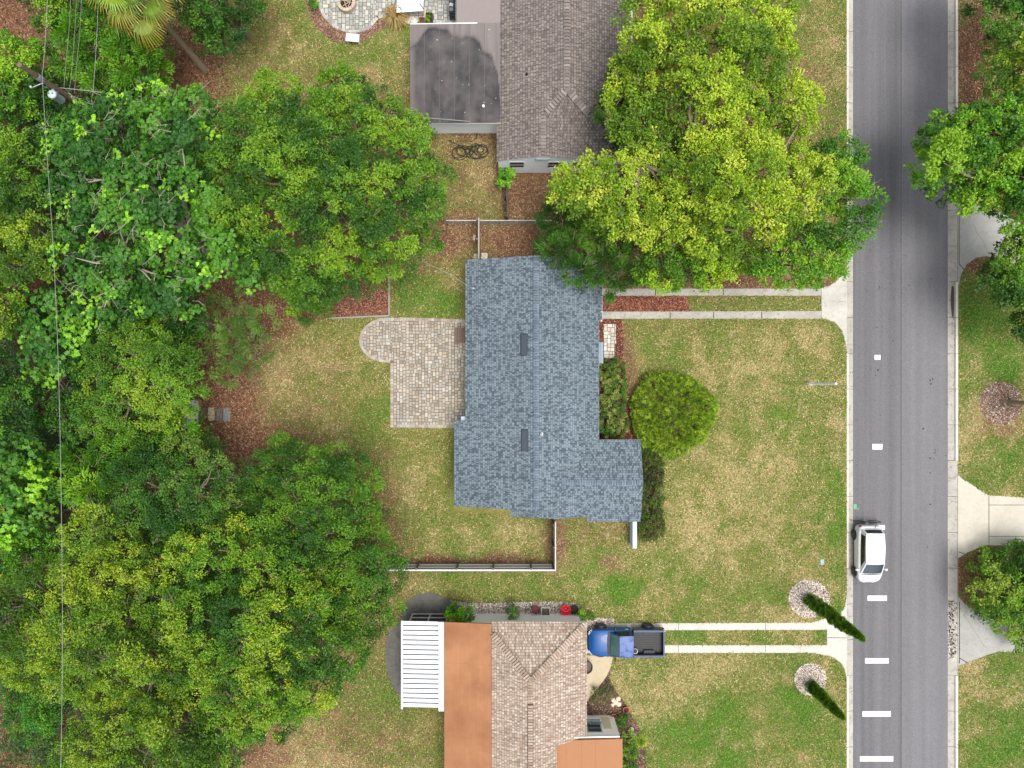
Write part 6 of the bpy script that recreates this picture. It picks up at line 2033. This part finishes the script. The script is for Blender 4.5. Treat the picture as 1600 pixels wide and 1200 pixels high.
# wood along the left edge: every crown its own
edge = [
    ("laurel_tree", "bright green bush growing beneath the palm crown at top left", [(60, 30), (110, -40), (235, -40), (245, 50), (268, 88), (262, 130), (285, 160), (250, 170), (180, 160), (130, 130), (80, 120), (75, 70)], 5.5, 3.5, P_BRI[:4], 'spray', .24, .08, 41),
    ("laurel_tree", "dark green tree right of the palm trunk at the top edge", [(275, -60), (440, -60), (402, 25), (372, 62), (348, 92), (318, 60), (285, 20)], 5.5, 3, P_DRK, 'leaf', .18, .09, 42),
    ("laurel_tree", "light green tree in the top left beside the bare soil", [(-60, 60), (10, 55), (60, 70), (72, 115), (52, 150), (60, 185), (20, 200), (-60, 200)], 7, 4.5, P_BRI, 'leaf', .2, .10, 43),
    ("laurel_tree", "mid green tree on the left edge below the utility pole", [(-60, 205), (20, 200), (66, 225), (72, 290), (60, 330), (20, 345), (-60, 340)], 8, 5, P_MID, 'leaf', .17, .09, 44),
    ("laurel_tree", "yellow tinged tree on the left edge beside the ear tree", [(-60, 345), (20, 340), (60, 330), (84, 380), (84, 430), (30, 450), (-60, 440)], 8, 5, P_OLV, 'leaf', .17, .09, 45),
    ("laurel_tree", "lime green tree at the left edge around mid height", [(-60, 440), (20, 440), (40, 480), (20, 520), (-60, 530)], 8, 5, P_OLV + P_BLH[:1], 'leaf', .17, .09, 46),
    ("mahoe_tree", "big leaved green tree crossed by the power line at mid left", [(30, 470), (90, 450), (128, 490), (120, 560), (90, 600), (40, 580), (25, 530)], 7, 4.5, P_BLU + P_BLH[:1], 'rosette', .17, .13, 47),
    ("laurel_tree", "dark glossy tree on the left edge level with the round patio end", [(-60, 540), (30, 560), (70, 600), (90, 660), (60, 700), (0, 690), (-60, 690)], 7, 4.5, P_DRK + G((80, 126, 40)), 'leaf', .17, .09, 48),
    ("mahoe_tree", "large rosetted tree with bare twigs at the lower left edge", [(-60, 690), (20, 690), (70, 700), (86, 760), (70, 830), (30, 860), (-60, 850)], 8, 5, P_BLU[1:] + P_BLH, 'rosette', .17, .13, 49),
    ("laurel_tree", "small bright tree by the power line left of the blue green oak", [(90, 700), (140, 690), (160, 740), (140, 790), (96, 790), (80, 740)], 6, 4, P_BRI, 'spray', .22, .07, 50),
    ("laurel_tree", "green tree under the power line above the yellowish oak", [(-60, 850), (30, 860), (70, 830), (110, 850), (120, 880), (50, 895), (-60, 905)], 7, 4.5, P_BRI[:4], 'leaf', .17, .09, 51),
    ("laurel_tree", "shaded tree in the gap between the pole and the ear tree", [(60, 150), (90, 175), (100, 210), (70, 260), (55, 220), (50, 180)], 5, 3, P_DRK + G((50, 90, 62)), 'leaf', .18, .09, 52),
    ("laurel_tree", "shaded tree below the ear tree beside the leaf covered floor", [(200, 492), (300, 480), (325, 520), (290, 530), (240, 500)], 5.5, 3.5, P_DRK, 'leaf', .16, .08, 53),
    ("laurel_tree", "dark small tree under the power line left of the olive one", [(80, 590), (120, 580), (140, 640), (130, 690), (95, 690)], 5, 3, P_DRK, 'leaf', .17, .08, 54),
    ("laurel_tree", "green tree under the palm's left side below the top edge", [(45, -40), (120, -40), (110, 30), (60, 50), (40, 20)], 5, 3, P_MID, 'leaf', .18, .09, 55),
    ("laurel_tree", "leafy tree just below the utility pole's dark foot", [(95, 175), (140, 160), (140, 200), (100, 220)], 5, 3, P_BLU, 'leaf', .17, .09, 56),
]
for nm, lab, poly, zt, ze, pal, md, l_, w_, sd_ in edge:
    tree(nm, lab, "tree", poly, zt, ze, pal, sd_, sp=1.1, br=(.7, 1.05), L=l_, Wd=w_, per=35 if md == 'rosette' else 30, dens=3.4, mode=md, trunk_r=.16, twigs=14, group=None)


# ------------------------------------------------------------ shrubs and hedges
def bush(name, label, cat, poly, h, pal, seed, sp=.36, br=(.3, .42), L=.11, Wd=.06, per=26, dens=12, cr=.16, mode='leaf', hedge=.75, trunk_r=.03, jit=.3):
    return tree(name, label, cat, poly, h, h * hedge, pal, seed, sp=sp, br=br, L=L, Wd=Wd, per=per, dens=dens, cr=cr, mode=mode, trunk_r=trunk_r, zj=.05, jit=jit)


def dome_shrub():
    rng = np.random.RandomState(61); x, y = W2(1051, 646, 1.0); R_ = 2.62
    t = thing("rounded_shrub", "large clipped olive green shrub standing alone on the front lawn", "shrub", (x, y, 0))
    n = 3400
    d = unit(rng.normal(0, 1, (n, 3))); d = d[d[:, 2] > -.15]; n = len(d)
    az = np.arctan2(d[:, 1], d[:, 0])
    rr = R_ * (1 + .05 * np.sin(az * 3 + 1) + .035 * np.sin(az * 7) + .05 * (vnoise(d[:, 0] * 4, d[:, 1] * 4, .8, 33) - .5)) * rng.uniform(.93, 1.02, n)
    C = np.stack([x + d[:, 0] * rr, y + d[:, 1] * rr, .75 + d[:, 2] * rr * .62], 1)
    C[:, 2] = np.maximum(C[:, 2], .12)
    V, Cc = leaves_from(C, unit(d + rng.normal(0, .38, d.shape)), .13, 24, .17, .042, G((82, 108, 28), (102, 130, 34), (122, 146, 40), (138, 158, 46)), rng, 'spray', None, .8, jit=.38)
    V[:, 2] = np.maximum(V[:, 2], .01)
    fast_mesh("foliage", V, 4, Cc, LEAF, t)
    mb = MB(); rr_ = random.Random(3)
    for k in range(14):
        a = k * .45; q = rr_.uniform(1.0, 2.3)
        mb.tube([(x, y, 0), (x + math.cos(a) * q * .4, y + math.sin(a) * q * .4, .8), (x + math.cos(a) * q, y + math.sin(a) * q, 1.7 - q * .4)], [.06, .04, .015], 5)
    mb.build("stem", BARK, t)


dome_shrub()
bush("hedge", "mottled hedge strip in the mulch between house front and round shrub", "hedge", [(938, 562), (976, 562), (978, 600), (976, 640), (981, 676), (970, 684), (944, 682), (936, 655), (939, 620), (936, 585)], 1.15, G((66, 88, 34), (92, 112, 46), (122, 134, 62), (142, 146, 84), (64, 108, 38)), 62)
bush("hedge", "long dark leaved hedge along the east wing's outer wall", "hedge", [(998, 694), (1026, 696), (1034, 740), (1032, 790), (1037, 834), (1022, 848), (1000, 842), (996, 780), (998, 740)], 1.1, G((52, 64, 28), (70, 84, 34), (88, 100, 42), (60, 84, 30)), 63)
bush("shrub", "spreading green shrub against the cream wall by the screened porch", "shrub", [(697, 952), (714, 945), (733, 950), (738, 964), (722, 972), (702, 968)], 1.9, P_BRI, 64, mode='spray', L=.2, Wd=.07)
bush("shrub", "little round shrub against the cream wall left of the red pot", "shrub", [(793, 950), (804, 945), (811, 952), (808, 966), (796, 965)], 1.4, P_MID, 65)
bush("shrub", "low green plant at the gravel's end beside the truck", "shrub", [(905, 955), (915, 950), (925, 960), (920, 970), (908, 968)], .7, P_BRI, 66, sp=.3, br=(.2, .3))
bush("shrub", "light green weedy shrub below the aqua wall's left corner", "shrub", [(783, 262), (795, 260), (800, 270), (797, 285), (786, 292), (781, 278)], 1.3, G((86, 140, 36), (110, 160, 44), (130, 170, 56)), 67, L=.16, Wd=.1)
bush("shrub", "small green plant in the mulch left of the fire pit", "shrub", [(484, 2), (494, 0), (497, 12), (488, 16)], .5, P_BRI, 68, sp=.2, br=(.16, .24))
bush("shrub", "tiny plant growing in the dark planter box", "shrub", [(667, 22), (674, 22), (674, 31), (667, 31)], .7, P_BRI, 69, sp=.2, br=(.12, .18), cr=.08)
bush("shrub", "broad leafy green shrub against the pale orange roof", "shrub", [(972, 1150), (986, 1145), (994, 1158), (992, 1200), (996, 1260), (975, 1260)], 1.3, G((62, 96, 26), (84, 118, 32), (110, 140, 44)), 70)
bush("shrub", "green ground plant beside the pots in the front bed", "shrub", [(962, 1118), (974, 1114), (978, 1126), (970, 1138), (962, 1132)], .5, P_MID, 71, sp=.26, br=(.18, .26))
bush("shrub", "sparse low plants filling the tip of the front bed", "shrub", [(930, 1072), (948, 1066), (962, 1084), (950, 1100), (935, 1096), (922, 1100)], .3, G((70, 80, 44), (96, 92, 60), (84, 100, 50)), 72, sp=.4, br=(.18, .26), per=10, dens=5)


def grass_clump(label, px, py, r, h, cols, seed, n=220, name="ornamental_grass"):
    rng = np.random.RandomState(seed); x, y = W2(px, py)
    a = rng.uniform(0, 2 * math.pi, n); L_ = rng.uniform(.5, 1.0, n) * r; hz = rng.uniform(.4, 1.0, n) * h
    V = []; C = []
    for k in range(n):
        d = np.array([math.cos(a[k]), math.sin(a[k]), 0]); s = np.array([-d[1], d[0], 0]) * rng.uniform(.012, .02)
        p0 = np.array([x, y, 0.0]) + d * .05; p1 = p0 + d * L_[k] * .45 + np.array([0, 0, hz[k]]); p2 = p0 + d * L_[k] + np.array([0, 0, hz[k] * .55])
        c = np.array(cols[rng.randint(len(cols))]) * rng.uniform(.8, 1.2)
        V += [p0 - s, p0 + s, p1 + s, p1 - s, p1 - s, p1 + s, p2 + s * .2, p2 - s * .2]; C += [c] * 8
    o = fast_mesh(name, np.array(V), 4, np.array(C), LEAF)
    return tag(o, label, "plant")


grass_clump("clump of dry straw coloured ornamental grass beside the upper patio", 620, 30, 1.0, .8, G((176, 148, 108), (150, 122, 86), (196, 170, 130), (120, 110, 60)), 1, 420)
grass_clump("spiky yellow green plant at the lower end of the front bed", 1000, 1155, .55, .45, G((140, 160, 50), (116, 144, 44), (160, 176, 70)), 2, 160, "spiky_plant")
grass_clump("strap leaved green plant above the blue grey roof by the feathery tree", 846, 385, .8, .6, G((80, 130, 50), (100, 150, 60), (64, 110, 40)), 3, 120, "spiky_plant")
grass_clump("dry twig tuft standing in the black pot by the red tub", 897.5, 952.5, .28, .55, G((120, 96, 70), (90, 70, 54)), 4, 50, "dried_plant")


# ------------------------------------------------------------ italian cypresses
def cypress(label, px, py, h, r, seed, lean=(0, 0)):
    rng = np.random.RandomState(seed); x, y = W2(px, py)
    t = thing("cypress_tree", label, "tree", (x, y, 0), 0, None)
    n = 420
    z = h * (rng.rand(n) ** .85) * .97 + .1
    f = z / h
    prof = r * np.interp(f, [0, .06, .2, .5, .8, 1.0], [.75, 1.0, 1.0, .82, .48, .05])
    a = rng.uniform(0, 2 * math.pi, n)
    q = prof * rng.uniform(.62, 1.16, n)
    C = np.stack([x + lean[0] * f + q * np.cos(a), y + lean[1] * f + q * np.sin(a), z], 1)
    O = unit(np.stack([np.cos(a), np.sin(a), np.full(n, 1.2)], 1))
    V, Cc = leaves_from(C, O, .15, 55, .13, .04, G((64, 98, 32), (82, 118, 38), (100, 134, 42), (118, 150, 48)), rng, 'spray', None, 1.2)
    V[:, 2] = np.maximum(V[:, 2], .01)
    fast_mesh("crown", V, 4, Cc, LEAF, t)
    mb = MB(); mb.tube([(x, y, 0), (x + lean[0] * .3, y + lean[1] * .3, h * .3), (x + lean[0] * .9, y + lean[1] * .9, h * .9)], [.09, .07, .02], 7); mb.build("trunk", BARK, t)


cypress("taller slim cypress leaning over the lower driveway's apron", 1264, 937, 7.2, .38, 1)
cypress("shorter slim cypress in the lower, paler mulch ring", 1266, 1070, 4.6, .28, 2)


# ------------------------------------------------------------ palms
def palm(label, bx, by, h, nf, fr, seed, trunk_r=.2, cols=None, tipc=None, top=None, curve=0, up=.35):
    rng = random.Random(seed); x, y = W2(bx, by)
    tx, ty = top if top else (x, y)
    t = thing("palm_tree", label, "tree", (x, y, 0))
    mb = MB()
    pts = []; rd = []
    for k in range(15):
        f = k / 14; pts.append((x + (tx - x) * f, y + (ty - y) * f, h * f)); rd.append(trunk_r * (1.35 - .5 * min(1, f * 4) + .10 * f) * (1 + .03 * (k % 2)))
    mb.tube(pts, rd, 12); mb.build("trunk", PALMBARK, t)
    V = []; C = []
    for i in range(nf):
        az = i * 2.399 + rng.gauss(0, .1); age = i / nf               # 0 young, upright .. 1 old, drooping
        el = 1.1 - 1.55 * age + rng.gauss(0, .12)
        d = Vector((math.cos(az) * math.cos(el), math.sin(az) * math.cos(el), math.sin(el)))
        pl = fr * rng.uniform(.42, .68)
        o = Vector((tx, ty, h)); hub = o + d * pl
        sd = d.cross(Vector((0, 0, 1))).normalized(); upv = sd.cross(d)
        w = sd * .02
        col = np.array(cols[rng.randrange(len(cols))]) * rng.uniform(.7, 1.15)
        V += [o - w, o + w, hub + w, hub - w]; C += [col] * 4
        n = 20
        for k in range(n):
            b = (-1 + 2 * k / (n - 1)) * 1.35
            l = fr * .5 * (math.cos(b * .5) ** .8) * rng.uniform(.9, 1.08)
            dr = (d * math.cos(b) + sd * math.sin(b)).normalized()
            mid = hub + dr * l * .6 + upv * .03; tip = hub + dr * l + Vector((0, 0, -l * (.22 + .3 * age)))
            ww = dr.cross(upv).normalized() * .045
            tc = np.array(tipc[rng.randrange(len(tipc))]) if age > .3 and rng.random() < .2 + age * .8 else col * 1.1
            c = col * rng.uniform(.8, 1.2)
            V += [hub - ww * .4, hub + ww * .4, mid + ww, mid - ww]; C += [c] * 4
            V += [mid - ww, mid + ww, tip + ww * .1, tip - ww * .1]; C += [c * .9, c * .9, tc, tc]
    fast_mesh("crown", np.array([tuple(v) for v in V]), 4, np.array(C), LEAF, t)


PALMBARK = plain("palm_bark", srgb(132, 120, 96), .95, .35, 9, bmp=.5)
palm("tall fan palm with a leaning grey trunk in the top left", 319, 108, 8.4, 26, 2.5, 5, .2, G((104, 130, 46), (122, 146, 56), (140, 156, 70), (88, 114, 40)), G((196, 150, 70), (186, 128, 52), (164, 112, 60), (202, 174, 110)), top=W2(206, -22, 8.4))
palm("small palm with a brown trunk in the mulch ring on the right edge", 1576, 628, 3.2, 22, 1.35, 6, .14, G((130, 140, 50), (104, 124, 42)), G((176, 160, 80), (150, 120, 60)), top=W2(1640, 632, 3.2))


# ------------------------------------------------------------ utility pole and its wires
def pole():
    x, y, _ = W(30, 101, 10.2)
    bx_, by_ = x, y
    t = thing("utility_pole", "leaning looking wooden utility pole among the trees at upper left", "utility pole", (bx_, by_, 0))
    mb = MB(); mb.tube([(bx_, by_, 0), (bx_, by_, 5), (bx_, by_, 10.2)], [.19, .165, .13], 12); mb.build("pole_shaft", plain("pole_wood", srgb(104, 88, 70), .95, .3, 8, bmp=.4), t)
    Z = 7.3
    m = MB(); c = (bx_ + .02, by_ - .46, Z - .45)
    m.lathe(c, [(0, 0), (.2, 0), (.22, .04), (.22, .78), (.24, .80), (.24, .84), (.15, .92), (0, .95)], 20); tr = m.build("transformer", plain("transformer_grey", srgb(176, 188, 196), .45, .08, 4), t)
    for a in (-.1, .1):
        m = MB(); m.lathe((c[0] + a, c[1], c[2] + .88), [(.045, 0), (.03, .05), (.045, .08), (.03, .12), (.02, .16), (0, .17)], 8); m.build("bushing", GALV, tr)
    m = MB(); m.box(bx_ - .06, bx_ + .06, by_ - .3, by_ - .1, Z - .1, Z - .02); m.box(bx_ - .06, bx_ + .06, by_ - .3, by_ - .1, Z + .2, Z + .28); m.build("bracket", GALV, t)
    m = MB(); m.lathe((bx_, by_, 8.4), [(.16, 0), (.17, .03), (.17, .5), (.155, .52)], 12); m.tube([(bx_, by_ - .1, 8.3), (bx_ - .5, by_ - .45, 8.5)], .03, 6); m.build("arm", GALV, t)
    m = MB(); m.lathe((bx_ - .5, by_ - .45, 8.5), [(.0, 0), (.06, 0), (.04, .06), (.07, .1), (.04, .16), (.0, .2)], 10); m.build("insulator", plain("porcelain", srgb(206, 206, 202), .3, .05, 5), t)
    m = MB(); m.box(bx_ - .12, bx_ + .1, by_ + .02, by_ + .2, 6.1, 6.25); m.lathe((bx_ + .15, by_, 6.1), [(0, 0), (.07, .02), (.07, .14), (0, .16)], 10, axis='z'); m.build("cable_clamp", GALV, t)


pole()


def wire(label, pts, r=.012, mat=None, name="power_line", sub=4, extra=None):
    mb = MB(); P = [Vector(W(*p)) for p in pts]
    Q = []
    for i in range(len(P) - 1):
        a = P[max(i - 1, 0)]; b = P[i]; c = P[i + 1]; d = P[min(i + 2, len(P) - 1)]
        for k in range(sub):
            t = k / sub
            Q.append(.5 * ((2 * b) + (c - a) * t + (2 * a - 5 * b + 4 * c - d) * t * t + (3 * b - a - 3 * c + d) * t ** 3))
    Q.append(P[-1]); mb.tube(Q, r, 5)
    return tag(mb.build(name, mat or WIRE), label, "power line")


WIRE = plain("wire_grey", srgb(140, 142, 138), .6, .1, 2)
WIRE2 = plain("wire_dim", srgb(120, 122, 112), .6, .1, 2)
wire("long pale power line running down the whole left side of the wood", [(77, -200, 10.6), (74, 0, 9.9), (68, 100, 9.4), (66.5, 125, 9.3), (74, 250, 9.6), (85, 420, 10.2), (92, 600, 10.8), (96, 800, 11.3), (97.5, 1000, 11.6), (95, 1200, 11.6), (90, 1400, 11.4)], .011)
wire("leftmost of three thin lines falling to the pole from the top edge", [(112, -60, 6.3), (109, 30, 6.4), (103, 100, 6.5), (100, 136, 6.5)], .012, WIRE2)
wire("middle of three thin lines falling to the pole from the top edge", [(121, -60, 6.1), (118, 30, 6.2), (112, 110, 6.3), (108, 142, 6.3)], .012, WIRE2)
wire("rightmost of three thin lines falling to the pole from the top edge", [(129, -60, 5.9), (126, 30, 6.0), (119, 110, 6.1), (116, 146, 6.1)], .012, WIRE2)
wire("single thin line right of the pole group under the palm fronds", [(155, -60, 6.0), (152, 40, 6.0), (148, 110, 6.1), (145, 150, 6.2)], .013, WIRE)
wire("service cable running right from the utility pole over the upper back garden", [(92, 137, 6.5), (140, 142, 6.1), (200, 149, 5.7), (300, 157, 5.3), (345, 160, 5.2), (410, 164, 5.0), (560, 176, 4.6), (690, 186, 3.6), (735, 190, 2.9)], .022)
wire("service cable ending at the mast on the blue grey roof's left edge", [(96, 142, 6.4), (250, 212, 5.6), (420, 292, 4.9), (560, 360, 4.4), (660, 408, 4.2), (703, 429, 4.1), (738, 451, 3.98)], .014)
